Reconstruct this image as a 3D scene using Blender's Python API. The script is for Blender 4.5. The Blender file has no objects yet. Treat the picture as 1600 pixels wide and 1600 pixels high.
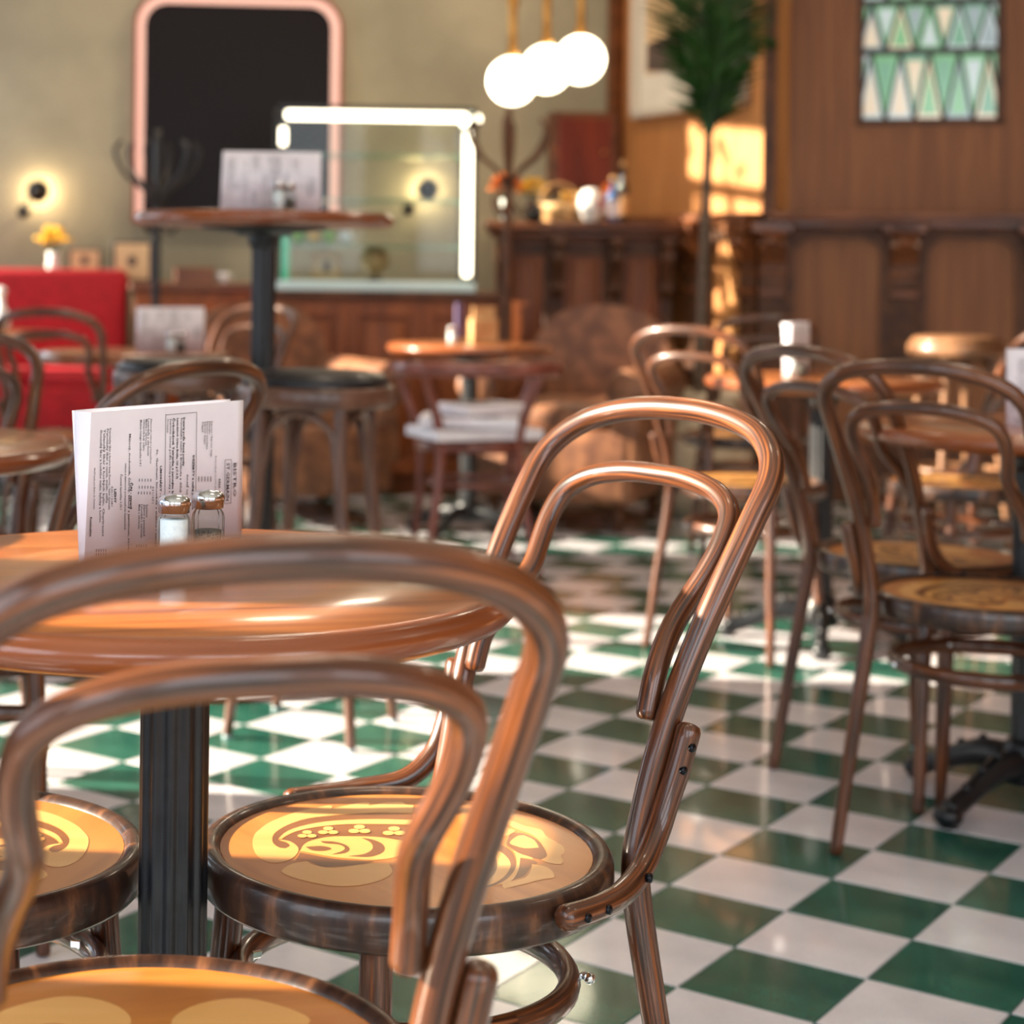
import bpy, bmesh, math, random
from mathutils import Vector, Matrix
PI = math.pi
SC = bpy.context.scene
COL = SC.collection
random.seed(7)

# ------------------------------------------------------------------ camera
# shift lens, level camera: X right, Y away, Z up
cam = bpy.data.objects.new('camera', bpy.data.cameras.new('camera'))
COL.objects.link(cam)
cam.location = (0, 0, 1.05)
cam.rotation_mode = 'QUATERNION'
cam.rotation_quaternion = (Matrix.Rotation(PI / 2, 4, 'X') @ Matrix.Rotation(0.0119, 4, 'Z')).to_quaternion()
cam.data.sensor_width = 36
cam.data.sensor_fit = 'HORIZONTAL'
cam.data.lens = 36 * 2918 / 1600
cam.data.shift_x = (800 - 434) / 1600
cam.data.shift_y = -(800 - 415.7) / 1600
cam.data.clip_start = 0.05
cam.data.dof.use_dof = True
cam.data.dof.focus_distance = 1.80
cam.data.dof.aperture_fstop = 5.0
SC.camera = cam

# ------------------------------------------------------------------ world, sun, window light, exposure
world = bpy.data.worlds.new('world'); SC.world = world
world.use_nodes = True
bg = world.node_tree.nodes['Background']
bg.inputs['Color'].default_value = (0.62, 0.78, 1.0, 1)
bg.inputs['Strength'].default_value = 1.2

def lamp(name, kind, loc, energy, color=(1, 1, 1), target=None, **kw):
    d = bpy.data.lights.new(name, kind)
    d.energy = energy; d.color = color
    for k, v in kw.items(): setattr(d, k, v)
    o = bpy.data.objects.new(name, d); COL.objects.link(o)
    o.location = loc
    if target is not None:
        o.rotation_euler = (Vector(target) - Vector(loc)).to_track_quat('-Z', 'Y').to_euler()
    return o

# low sun from the street side, through the tall windows of the left wall
sun_dir = Vector((math.cos(math.radians(20)) * 0.997, -math.cos(math.radians(20)) * 0.075, -math.sin(math.radians(20))))
sun = lamp('sun', 'SUN', (-8, 6, 6), 24.0, (1.0, 0.88, 0.70), angle=math.radians(0.6))
sun.rotation_euler = sun_dir.to_track_quat('-Z', 'Y').to_euler()
WALL_X = -2.0
WIN_L = [(-1.3, 0.9, .35, 3.0), (1.12, 1.42, .35, 3.0), (1.67, 1.80, .35, 3.0), (1.95, 2.60, .35, 3.0), (3.85, 4.75, .35, .95), (4.98, 5.95, .35, 3.0),
         (7.10, 8.35, .08, 3.0), (8.97, 9.62, .35, 3.3)]      # Y and Z spans of the left wall's openings, set by the sun patches
for a, b, z0, z1 in WIN_L:                                              # skylight in each opening
    lamp('window_skylight', 'AREA', (WALL_X - 0.12, (a + b) / 2, (z0 + z1) / 2), 10 * (b - a) * (z1 - z0), (0.84, 0.92, 1.0),
         target=(3, (a + b) / 2, (z0 + z1) / 2 - .3), shape='RECTANGLE', size=z1 - z0, size_y=(b - a))
# added fill lamps at the unseen windows behind the camera
for x in (-0.9, 1.3, 3.4):
    lamp('rear_fill_light', 'AREA', (x, -2.35, 2.0), 44, (0.95, 0.96, 1.0), target=(x, 4, 1.0),
         shape='RECTANGLE', size=1.5, size_y=2.0)
# added warm fill under the ceiling, without lamp fittings
for x, y, e in ((0.4, 5.2, 14), (2.4, 5.6, 14), (0.6, 2.3, 8), (2.8, 2.6, 6), (-0.6, 8.2, 18), (1.0, 8.6, 26)):
    lamp('ceiling_fill', 'AREA', (x, y, 3.5), e, (1.0, 0.82, 0.62), target=(x, y, 0), shape='DISK', size=0.5)

SC.view_settings.view_transform = 'Standard'
SC.view_settings.look = 'None'
SC.view_settings.exposure = 0.2
SC.view_settings.gamma = 1
SC.view_settings.use_curve_mapping = False
SC.cycles.use_denoising = True
SC.cycles.max_bounces = 9
SC.cycles.sample_clamp_indirect = 8
SC.cycles.caustics_reflective = False
SC.cycles.caustics_refractive = False

# ------------------------------------------------------------------ materials
def srgb(r, g, b):
    f = lambda c: (c / 255 / 12.92) if c / 255 <= 0.04045 else ((c / 255 + 0.055) / 1.055) ** 2.4
    return (f(r), f(g), f(b), 1)

def base(name, col, rough=0.5, metal=0.0, coat=0.0, emit=None, es=0.0, trans=0.0, ior=1.45, spec=0.5, coat_rough=0.08):
    m = bpy.data.materials.new(name); m.use_nodes = True
    b = m.node_tree.nodes['Principled BSDF']
    b.inputs['Base Color'].default_value = col
    b.inputs['Roughness'].default_value = rough
    b.inputs['Metallic'].default_value = metal
    b.inputs['Coat Weight'].default_value = coat
    b.inputs['Coat Roughness'].default_value = coat_rough
    b.inputs['IOR'].default_value = ior
    b.inputs['Specular IOR Level'].default_value = spec
    b.inputs['Transmission Weight'].default_value = trans
    if emit:
        b.inputs['Emission Color'].default_value = emit
        b.inputs['Emission Strength'].default_value = es
    return m

def noisy(name, c1, c2, scale=(4, 4, 4), coords='Object', detail=5, rough=0.4, lo=0.35, hi=0.65, coat=0.0, bump=0.0,
          metal=0.0, c3=None, speck=0.0, speck_scale=180, rough_var=0.0, distort=0.0, coat_rough=0.08):
    """two colours mixed by a stretched noise; optional fine specks and relief"""
    m = base(name, c1, rough, metal, coat, coat_rough=coat_rough)
    nt = m.node_tree; N = nt.nodes; L = nt.links; b = N['Principled BSDF']
    tc = N.new('ShaderNodeTexCoord'); mp = N.new('ShaderNodeMapping')
    mp.inputs['Scale'].default_value = scale
    L.new(tc.outputs[coords], mp.inputs['Vector'])
    nz = N.new('ShaderNodeTexNoise'); nz.inputs['Scale'].default_value = 1; nz.inputs['Detail'].default_value = detail
    nz.inputs['Distortion'].default_value = distort
    L.new(mp.outputs[0], nz.inputs['Vector'])
    rp = N.new('ShaderNodeValToRGB')
    rp.color_ramp.elements[0].position = lo; rp.color_ramp.elements[0].color = c1
    rp.color_ramp.elements[1].position = hi; rp.color_ramp.elements[1].color = c2
    if c3:
        e = rp.color_ramp.elements.new((lo + hi) / 2); e.color = c3
    L.new(nz.outputs['Fac'], rp.inputs['Fac'])
    out = rp.outputs['Color']
    if speck > 0:
        n2 = N.new('ShaderNodeTexNoise'); n2.inputs['Scale'].default_value = speck_scale; n2.inputs['Detail'].default_value = 2
        L.new(tc.outputs['Object'], n2.inputs['Vector'])
        r2 = N.new('ShaderNodeMapRange'); r2.inputs[1].default_value = 0.3; r2.inputs[2].default_value = 0.7
        r2.inputs[3].default_value = 1 - speck; r2.inputs[4].default_value = 1 + speck
        L.new(n2.outputs['Fac'], r2.inputs[0])
        mx = N.new('ShaderNodeMix'); mx.data_type = 'RGBA'; mx.blend_type = 'MULTIPLY'; mx.inputs[0].default_value = 1
        L.new(out, mx.inputs[6]); L.new(r2.outputs[0], mx.inputs[7]); out = mx.outputs[2]
    L.new(out, b.inputs['Base Color'])
    if rough_var:
        r3 = N.new('ShaderNodeMapRange'); r3.inputs[3].default_value = rough - rough_var; r3.inputs[4].default_value = rough + rough_var
        L.new(nz.outputs['Fac'], r3.inputs[0]); L.new(r3.outputs[0], b.inputs['Roughness'])
    if bump:
        bp = N.new('ShaderNodeBump'); bp.inputs['Strength'].default_value = bump; bp.inputs['Distance'].default_value = 0.002
        L.new(nz.outputs['Fac'], bp.inputs['Height']); L.new(bp.outputs[0], b.inputs['Normal'])
    return m

S = srgb
M = dict(
    bent=noisy('bentwood', S(40, 21, 11), S(144, 80, 36), (7, 5, 1), 'UV', 6, 0.36, 0.36, 0.72, coat=0.42, bump=0.12, c3=S(86, 46, 23), rough_var=0.06, coat_rough=0.07),
    ring=noisy('worn_seat_ring', S(38, 22, 15), S(116, 74, 46), (46, 14, 1), 'UV', 8, 0.4, 0.40, 0.70, coat=0.35, bump=0.4, c3=S(64, 39, 26), coat_rough=0.12),
    ply=noisy('seat_plywood', S(172, 98, 38), S(204, 130, 58), (3, 26, 3), 'Object', 5, 0.34, 0.3, 0.7, coat=0.5, bump=0.03, distort=0.6, coat_rough=0.14),
    inlay=noisy('seat_print_light', S(222, 158, 84), S(234, 176, 102), (3, 26, 3), 'Object', 4, 0.34, coat=0.5, coat_rough=0.14),
    inlayd=noisy('seat_print_dark', S(112, 64, 30), S(130, 78, 38), (3, 26, 3), 'Object', 4, 0.34, coat=0.5, coat_rough=0.14),
    oak=noisy('table_oak', S(122, 60, 24), S(178, 106, 48), (2.2, 34, 34), 'Object', 7, 0.3, 0.3, 0.72, coat=0.6, bump=0.04, distort=0.5, rough_var=0.06, coat_rough=0.13),
    oakrim=noisy('table_rim', S(96, 44, 20), S(160, 86, 42), (2, 14, 5), 'UV', 7, 0.3, 0.3, 0.75, coat=0.6, bump=0.08, coat_rough=0.12),
    iron=noisy('black_cast_iron', S(8, 10, 13), S(18, 21, 26), (60, 60, 60), 'Object', 4, 0.45, bump=0.25, coat=0.15, coat_rough=0.15),
    blackmetal=base('black_painted_metal', S(24, 22, 22), 0.4),
    bolt=base('black_bolt', S(16, 20, 26), 0.25, 0.6),
    chrome=noisy('chrome', S(200, 205, 212), S(225, 228, 232), (30, 30, 30), 'Object', 2, 0.12, metal=1.0),
    glide=base('grey_glide', S(150, 168, 174), 0.35),
    green=noisy('green_vinyl_tile', S(32, 80, 68), S(48, 102, 86), (7, 7, 7), 'Object', 5, 0.16, speck=0.22, speck_scale=420, rough_var=0.04, coat=0.35, coat_rough=0.05),
    white=noisy('cream_vinyl_tile', S(212, 209, 214), S(228, 225, 230), (7, 7, 7), 'Object', 5, 0.16, speck=0.10, speck_scale=380, rough_var=0.04, coat=0.5, coat_rough=0.04),
    grout=noisy('tile_joint', S(150, 160, 152), S(178, 182, 172), (20, 20, 20), 'Object', 3, 0.5),
    plaster=noisy('sage_plaster', S(142, 134, 112), S(164, 154, 128), (2.2, 2.2, 2.2), 'Object', 8, 0.85, speck=0.04, speck_scale=60, bump=0.05),
    cream=noisy('cream_paint', S(208, 200, 184), S(222, 214, 198), (3, 3, 3), 'Object', 4, 0.8),
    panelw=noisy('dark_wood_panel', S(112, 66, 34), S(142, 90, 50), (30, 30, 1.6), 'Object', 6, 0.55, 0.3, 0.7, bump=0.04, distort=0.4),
    panel_lit=noisy('sunlit_wood_panel', S(160, 102, 54), S(186, 128, 74), (24, 24, 1.6), 'Object', 6, 0.5, 0.3, 0.7, bump=0.04, distort=0.4),  # wood of the sunlit wall, sunlight put into its lighter colour
    trimw=noisy('dark_wood_trim', S(66, 37, 20), S(96, 58, 32), (12, 12, 12), 'Object', 5, 0.6),
    ledge=noisy('ledge_wood', S(84, 44, 20), S(120, 68, 34), (3, 20, 20), 'Object', 5, 0.42, coat=0.1),
    counter=noisy('counter_wood', S(112, 54, 16), S(148, 78, 28), (20, 20, 2), 'Object', 5, 0.5, 0.3, 0.7),
    redwood=noisy('red_brown_wood', S(92, 26, 8), S(120, 42, 14), (20, 20, 2), 'Object', 4, 0.45),
    copper=base('copper', S(140, 52, 32), 0.4, 0.3),
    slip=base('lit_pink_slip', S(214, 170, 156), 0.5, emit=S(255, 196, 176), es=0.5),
    mirror=base('dark_mirror_glass', S(24, 18, 18), 0.35, 0.0, spec=0.12),
    tube=base('light_tube', S(255, 250, 230), 0.4, emit=(1.0, 0.90, 0.66, 1), es=5),
    globe=base('opal_globe', S(255, 250, 235), 0.4, emit=(1.0, 0.88, 0.62, 1), es=6),
    bulb=base('glowing_bulb', S(255, 240, 210), 0.4, emit=(1.0, 0.80, 0.50, 1), es=30),
    brass=base('brass', S(196, 140, 70), 0.3, 0.8),
    
    shelfglass=base('green_shelf_glass', S(150, 220, 190), 0.08, trans=0.75, ior=1.4),
    greenedge=base('green_glass_edge', S(70, 190, 150), 0.2, trans=0.25, emit=S(60, 190, 140), es=0.25),  # glows by emission, for the light caught in the glass edge
    case=base('pale_case_base', S(196, 222, 220), 0.25),
    salt=noisy('salt', S(236, 240, 246), S(250, 252, 255), (300, 300, 300), 'Object', 2, 0.8),
    pepper=noisy('pepper', S(44, 38, 34), S(120, 110, 100), (500, 500, 500), 'Object', 2, 0.8),
    paper=noisy('menu_paper', S(226, 220, 228), S(234, 230, 236), (12, 12, 12), 'Object', 3, 0.6),
    ink=base('black_ink', S(34, 30, 40), 0.7),
    red=noisy('red_velvet', S(150, 6, 20), S(176, 14, 28), (30, 30, 30), 'Object', 4, 0.75),
    leather=noisy('brown_leather', S(96, 60, 42), S(142, 94, 64), (14, 14, 14), 'Object', 5, 0.5, bump=0.12),
    blackcush=noisy('black_cushion', S(22, 22, 26), S(34, 34, 38), (30, 30, 30), 'Object', 4, 0.35, bump=0.06),
    stoolw=noisy('stool_wood', S(72, 46, 36), S(112, 76, 58), (10, 3, 2), 'UV', 5, 0.4, coat=0.3),
    palew=noisy('pale_wood', S(104, 70, 46), S(140, 100, 70), (10, 3, 2), 'UV', 5, 0.4, coat=0.2),
    mahog=noisy('mahogany_bentwood', S(88, 38, 30), S(140, 74, 58), (10, 3, 2), 'UV', 5, 0.38, coat=0.4),
    pot=noisy('cream_stone_pot', S(182, 164, 136), S(206, 190, 164), (8, 8, 8), 'Object', 5, 0.7, bump=0.1),
    soil=noisy('soil', S(40, 28, 20), S(64, 46, 32), (60, 60, 60), 'Object', 4, 0.9),
    leaf=noisy('palm_leaf', S(16, 44, 13), S(38, 80, 26), (8, 8, 8), 'Object', 4, 0.4),
    leafl=noisy('light_leaf', S(110, 160, 50), S(160, 196, 80), (8, 8, 8), 'Object', 4, 0.5),
    bark=noisy('palm_trunk', S(62, 50, 40), S(100, 82, 66), (6, 6, 60), 'Object', 5, 0.7, bump=0.2),
    wframe=base('silver_picture_frame', S(206, 196, 180), 0.4, 0.2),
    mat_tan=noisy('art_tan', S(196, 160, 118), S(216, 182, 140), (3, 3, 3), 'Object', 4, 0.7),
    mat_dark=noisy('art_dark', S(70, 56, 52), S(96, 78, 70), (8, 8, 8), 'Object', 4, 0.7),
    orange=noisy('orange_petals', S(222, 96, 20), S(240, 128, 40), (20, 20, 20), 'Object', 3, 0.6),
    yellow=noisy('yellow_petals', S(232, 176, 20), S(244, 200, 60), (20, 20, 20), 'Object', 3, 0.6),
    blueg=base('blue_glass_bottle', S(50, 84, 130), 0.15, coat=0.5),
    darkg=base('dark_glass_bottle', S(20, 20, 16), 0.15, coat=0.5),
    whitec=base('white_china', S(230, 226, 222), 0.25, coat=0.5),
    redp=base('red_paint', S(176, 20, 30), 0.4),
    lilac=base('lilac_paper', S(96, 82, 118), 0.6),
    straw=noisy('amber_glassware', S(210, 150, 50), S(238, 190, 96), (40, 40, 40), 'Object', 2, 0.2, coat=0.4),
    beige=noisy('beige_stuff', S(176, 132, 84), S(200, 160, 110), (20, 20, 20), 'Object', 3, 0.6),
    lead=base('lead_came', S(70, 76, 70), 0.4, 0.5),
)
def thin_glass(name, tint, rough=0.03):
    m = bpy.data.materials.new(name); m.use_nodes = True; nt = m.node_tree; N = nt.nodes; N.clear()
    out = N.new('ShaderNodeOutputMaterial'); mx = N.new('ShaderNodeMixShader'); tr = N.new('ShaderNodeBsdfTransparent'); gl = N.new('ShaderNodeBsdfGlossy'); lw = N.new('ShaderNodeFresnel')
    tr.inputs['Color'].default_value = tint; gl.inputs['Roughness'].default_value = rough; lw.inputs['IOR'].default_value = 1.22
    nt.links.new(lw.outputs[0], mx.inputs[0]); nt.links.new(tr.outputs[0], mx.inputs[1]); nt.links.new(gl.outputs[0], mx.inputs[2]); nt.links.new(mx.outputs[0], out.inputs['Surface'])
    return m
M['glass'] = thin_glass('clear_glass', (0.93, 0.97, 0.95, 1))
def pane_mat(name, c, es):
    return base(name, c, 0.12, emit=c, es=es)  # emission stands in for daylight behind the panes
PANES = [pane_mat('leaded_pane_green', S(120, 172, 128), 0.62), pane_mat('leaded_pane_pale', S(176, 188, 188), 0.7),
         pane_mat('leaded_pane_mint', S(112, 158, 132), 0.6), pane_mat('leaded_pane_grey', S(146, 160, 164), 0.6),
         pane_mat('leaded_pane_peach', S(206, 190, 166), 0.7)]

# ------------------------------------------------------------------ mesh helpers
def catmull(P, n=6, closed=False):
    P = [Vector(p) for p in P]; out = []
    m = len(P)
    rng = range(m if closed else m - 1)
    g = (lambda i: P[i % m]) if closed else (lambda i: P[max(0, min(m - 1, i))])
    for i in rng:
        a, b, c, d = g(i - 1), g(i), g(i + 1), g(i + 2)
        for k in range(n):
            t = k / n
            out.append(0.5 * ((2 * b) + (c - a) * t + (2 * a - 5 * b + 4 * c - d) * t * t + (3 * b - a - 3 * c + d) * t ** 3))
    if not closed: out.append(P[-1].copy())
    return out

class MB:
    def __init__(s): s.v = []; s.f = []; s.uv = []; s.sm = []; s.mi = []
    def add(s, vs, fs, uvs=None, smooth=False, mi=0, mat=None):
        o = len(s.v)
        for p in vs:
            p = Vector(p)
            s.v.append(mat @ p if mat else p)
        for i, f in enumerate(fs):
            s.f.append([o + k for k in f]); s.sm.append(smooth); s.mi.append(mi)
            s.uv.append(uvs[i] if uvs else [(0.13 * s.v[o + k].x + s.v[o + k].z, s.v[o + k].y + 0.37 * s.v[o + k].x) for k in f])
        return s
    def box(s, c, d, rz=0.0, bev=0.0, mi=0, mat=None):
        x, y, z = d[0] / 2, d[1] / 2, d[2] / 2
        R = Matrix.Translation(c) @ Matrix.Rotation(rz, 4, 'Z')
        if mat: R = mat @ R
        if bev <= 0:
            vs = [(i * x, j * y, k * z) for k in (-1, 1) for i, j in ((-1, -1), (1, -1), (1, 1), (-1, 1))]
            fs = [(3, 2, 1, 0), (4, 5, 6, 7), (0, 1, 5, 4), (1, 2, 6, 5), (2, 3, 7, 6), (3, 0, 4, 7)]
            return s.add(vs, fs, mat=R, mi=mi)
        b = min(bev, x * .9, y * .9, z * .9)
        bm = bmesh.new(); bmesh.ops.create_cube(bm, size=1)
        bmesh.ops.scale(bm, vec=(2 * x, 2 * y, 2 * z), verts=bm.verts)
        bmesh.ops.bevel(bm, geom=bm.edges[:], offset=b, segments=2 if b > 0.006 else 1, affect='EDGES', profile=0.5)
        s.bm(bm, R, mi, b > 0.006); return s
    def bm(s, bm, mat=None, mi=0, smooth=False):
        bm.verts.ensure_lookup_table(); bm.verts.index_update()
        s.add([v.co for v in bm.verts], [[v.index for v in f.verts] for f in bm.faces], mat=mat, mi=mi, smooth=smooth)
        bm.free(); return s
    def lathe(s, prof, n=32, c=(0, 0, 0), mi=0, smooth=True, flute=0, fdepth=0.0, mat=None, cap=True):
        vs = []; m = len(prof)
        for (r, z) in prof:
            for k in range(n):
                a = 2 * PI * k / n
                rr = r - (fdepth * (0.5 + 0.5 * math.cos(a * flute)) if flute else 0)
                vs.append((c[0] + rr * math.cos(a), c[1] + rr * math.sin(a), c[2] + z))
        fs = []; uv = []
        L = 0
        for i in range(m - 1):
            dl = math.hypot(prof[i + 1][0] - prof[i][0], prof[i + 1][1] - prof[i][1])
            for k in range(n):
                k2 = (k + 1) % n
                fs.append((i * n + k, i * n + k2, (i + 1) * n + k2, (i + 1) * n + k))
                u0 = k / n * 1.3; u1 = (k + 1) / n * 1.3
                uv.append([(u0, L), (u1, L), (u1, L + dl), (u0, L + dl)])
            L += dl
        if cap:
            if prof[0][0] > 1e-5: fs.append(tuple(reversed(range(n)))); uv.append([(0, 0)] * n)
            if prof[-1][0] > 1e-5: fs.append(tuple(range((m - 1) * n, m * n))); uv.append([(0, 0)] * n)
        return s.add(vs, fs, uv, smooth, mi, mat)
    def tube(s, pts, r, n=12, closed=False, sub=5, flat=None, mi=0, mat=None, round_end=True, up=None):
        """pts: control points; r: radius or list of radii per control point; flat=(a,b) scales the section"""
        m = len(pts)
        rr = r if isinstance(r, (list, tuple)) else [r] * m
        P4 = [Vector((p[0], p[1], p[2])) for p in pts]
        C = catmull(P4, sub, closed) if sub > 1 else P4
        R = [x[0] for x in catmull([(q, 0, 0) for q in rr], sub, closed)] if sub > 1 else list(rr)
        if not closed and round_end:
            t0 = (C[0] - C[1]).normalized(); t1 = (C[-1] - C[-2]).normalized()
            C = [C[0] + t0 * R[0] * .5, C[0] + t0 * R[0] * .35] + C + [C[-1] + t1 * R[-1] * .35, C[-1] + t1 * R[-1] * .5]
            R = [R[0] * .45, R[0] * .82] + R + [R[-1] * .82, R[-1] * .45]
        k = len(C); T = []
        for i in range(k):
            a = C[(i - 1) % k] if closed else C[max(0, i - 1)]
            b = C[(i + 1) % k] if closed else C[min(k - 1, i + 1)]
            d = b - a
            T.append(d.normalized() if d.length > 1e-9 else Vector((0, 0, 1)))
        ref = Vector(up) if up else (Vector((0, 0, 1)) if abs(T[0].z) < .9 else Vector((1, 0, 0)))
        nrm = (ref - T[0] * ref.dot(T[0])).normalized()
        vs = []; Ls = [0]
        for i in range(k):
            if i: Ls.append(Ls[-1] + (C[i] - C[i - 1]).length)
            if up:
                nn = ref - T[i] * ref.dot(T[i])
                if nn.length > 1e-3: nrm = nn.normalized()
            else: nrm = (nrm - T[i] * nrm.dot(T[i])).normalized()
            bi = T[i].cross(nrm)
            fa, fb = flat if flat else (1, 1)
            for q in range(n):
                a = 2 * PI * q / n
                vs.append(C[i] + nrm * (math.cos(a) * R[i] * fa) + bi * (math.sin(a) * R[i] * fb))
        fs = []; uv = []
        for i in range(k if closed else k - 1):
            j = (i + 1) % k
            u0, u1 = Ls[i], (Ls[j] if j else Ls[i] + (C[0] - C[-1]).length)
            for q in range(n):
                q2 = (q + 1) % n
                fs.append((i * n + q, i * n + q2, j * n + q2, j * n + q))
                v0, v1 = q / n * 4, (q + 1) / n * 4
                uv.append([(u0, v0), (u0, v1), (u1, v1), (u1, v0)])
        if not closed:
            fs.append(tuple(reversed(range(n)))); uv.append([(0, 0)] * n)
            fs.append(tuple(range((k - 1) * n, k * n))); uv.append([(0, 0)] * n)
        return s.add(vs, fs, uv, True, mi, mat)
    def sphere(s, c, r, n=20, m=12, sc=(1, 1, 1), mi=0, mat=None):
        prof = [(max(1e-6, r * math.sin(PI * i / m)), -r * math.cos(PI * i / m)) for i in range(m + 1)]
        R = Matrix.Translation(c) @ Matrix.Diagonal((*sc, 1))
        if mat: R = mat @ R
        return s.lathe(prof, n, mat=R, mi=mi, cap=False)
    def prism(s, poly, z0, z1, mi=0, mat=None):
        """flat polygon in XY extruded in Z"""
        n = len(poly)
        area = sum(poly[i][0] * poly[(i + 1) % n][1] - poly[(i + 1) % n][0] * poly[i][1] for i in range(n))
        if area < 0: poly = list(reversed(poly))
        bm = bmesh.new()
        top = [bm.verts.new((p[0], p[1], z1)) for p in poly]
        f = bm.faces.new(top)
        if z1 - z0 > 1e-9:
            bot = [bm.verts.new((p[0], p[1], z0)) for p in poly]
            for i in range(n):
                j = (i + 1) % n
                bm.faces.new((bot[i], bot[j], top[j], top[i]))
            bm.faces.new(list(reversed(bot)))
        big = [q for q in bm.faces if len(q.verts) > 4]
        bmesh.ops.triangulate(bm, faces=big, ngon_method='EAR_CLIP')
        return s.bm(bm, mat, mi)
    def build(s, name, mats, parent=None):
        me = bpy.data.meshes.new(name)
        me.from_pydata([tuple(p) for p in s.v], [], s.f)
        me.polygons.foreach_set('use_smooth', s.sm)
        me.polygons.foreach_set('material_index', s.mi)
        ul = me.uv_layers.new(name='UV')
        flat = [c for f in s.uv for p in f for c in p]
        ul.data.foreach_set('uv', flat)
        for m in (mats if isinstance(mats, (list, tuple)) else [mats]): me.materials.append(m)
        me.update()
        o = bpy.data.objects.new(name, me); COL.objects.link(o)
        if parent is not None: o.parent = parent
        return o

def tag(o, label=None, cat=None, group=None, kind=None):
    if label: o['label'] = label
    if cat: o['category'] = cat
    if group: o['group'] = group
    if kind: o['kind'] = kind
    return o
def thing(name, loc, rz=0.0, label=None, cat=None, group=None):
    o = bpy.data.objects.new(name, None); COL.objects.link(o)
    o.empty_display_size = 0.1
    o.location = loc; o.rotation_euler = (0, 0, rz)
    return tag(o, label, cat, group)
def copy_tree(o, parent=None):
    c = o.copy(); COL.objects.link(c); c.parent = parent
    for ch in list(o.children): copy_tree(ch, c)
    return c
def place(src, first, loc, rz, label, group=None):
    """first use moves the source itself, later ones copy it with its parts"""
    o = src if first else copy_tree(src)
    o.location = loc; o.rotation_euler = (0, 0, rz)
    o['label'] = label
    if group: o['group'] = group
    return o
def struct(o): o['kind'] = 'structure'; return o
def circ(r, n, z=0, c=(0, 0)): return [(c[0] + r * math.cos(2 * PI * k / n), c[1] + r * math.sin(2 * PI * k / n), z) for k in range(n)]

# ================================================================== ROOM
# ---- floor: tiles laid diagonally, each on its own
TS = 1.05 / 5.078
TYAW, TOX, TOY = -0.6447, 3.4853 * TS, 14.0075 * TS
def tile_xy(i, j):
    c, s_ = math.cos(TYAW), math.sin(TYAW)
    return TOX + TS * (c * i - s_ * j), TOY + TS * (s_ * i + c * j)
def px_of(X, Y, Z):
    u = 2918 * X / Y; v = -2918 * (Z - 1.05) / Y
    c, s_ = math.cos(.0119), math.sin(.0119)
    return 434 + c * u - s_ * v, 415.7 + s_ * u + c * v
fl = MB().box((1.3, 3.8, -0.05), (6.8, 12.6, 0.094)).build('floor', M['grout']); struct(fl)
def tile_mesh(name, mat):
    b = MB(); h = TS / 2 - 0.0011; g = 0.0009
    vs = [(-h, -h, 0), (h, -h, 0), (h, h, 0), (-h, h, 0), (-h + g, -h + g, .003), (h - g, -h + g, .003), (h - g, h - g, .003), (-h + g, h - g, .003)]
    b.add(vs, [(4, 5, 6, 7), (0, 1, 5, 4), (1, 2, 6, 5), (2, 3, 7, 6), (3, 0, 4, 7)])
    o = b.build(name, mat); me = o.data; bpy.data.objects.remove(o); return me
tg, tw = tile_mesh('green_tile', M['green']), tile_mesh('cream_tile', M['white'])
cells = []
for i in range(-60, 61):
    for j in range(-60, 61):
        x, y = tile_xy(i + .5, j + .5)
        if not (-1.9 < x < 4.5 and -2.0 < y < 9.9): continue
        if y > 8.75 - (x - 2.27) * .268 and x > 2.1: continue
        vis = 0
        if y > .5:
            u, v = px_of(x, y, 0)
            if -60 < u < 1660 and v < 1690: vis = 1 / (y * y * y)
        cells.append((vis, i, j, x, y))
cells.sort(reverse=True)
rest = MB(); h = TS / 2 - 0.0011
for n, (vis, i, j, x, y) in enumerate(cells):
    odd = (i + j) % 2
    if n < 300 and vis > 0:
        o = bpy.data.objects.new('green_tile' if odd else 'cream_tile', tg if odd else tw); COL.objects.link(o)
        o.location = (x, y, random.uniform(-.0002, .0002)); o.rotation_euler = (random.uniform(-.0006, .0006), random.uniform(-.0006, .0006), TYAW); o.parent = fl
    else:
        R = Matrix.Translation((x, y, 0)) @ Matrix.Rotation(TYAW, 4, 'Z')
        g = .0009
        vs = [(-h, -h, 0), (h, -h, 0), (h, h, 0), (-h, h, 0), (-h + g, -h + g, .003), (h - g, -h + g, .003), (h - g, h - g, .003), (-h + g, h - g, .003)]
        rest.add(vs, [(4, 5, 6, 7), (0, 1, 5, 4), (1, 2, 6, 5), (2, 3, 7, 6), (3, 0, 4, 7)], mat=R, mi=0 if odd else 1)
ro = rest.build('far_tiles', [M['green'], M['white']], fl); ro['kind'] = 'stuff'

# ---- walls
H = 3.6
def wallseg(b, p, q, z0, z1, t=0.12, side=1, mi=0):
    """box wall from p to q (xy), thickness outwards to the left of p->q when side=1"""
    p = Vector(p); q = Vector(q); d = (q - p); L = d.length; d.normalize()
    n = Vector((-d.y, d.x)) * side
    c = (p + q) / 2 + n * t / 2
    b.box((c.x, c.y, (z0 + z1) / 2), (L, t, z1 - z0), math.atan2(d.y, d.x), mi=mi)
B0, B1 = (-2.0, 9.66), (1.80, 10.0)
P0, P1 = Vector((1.80, 10.0)), Vector((2.27, 8.65))
D2 = Vector((1, -.268)).normalized()
P2 = P1 + D2 * 2.5
b = MB(); wallseg(b, B0, B1, 0, H); struct(b.build('wall_back', M['plaster']))
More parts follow.
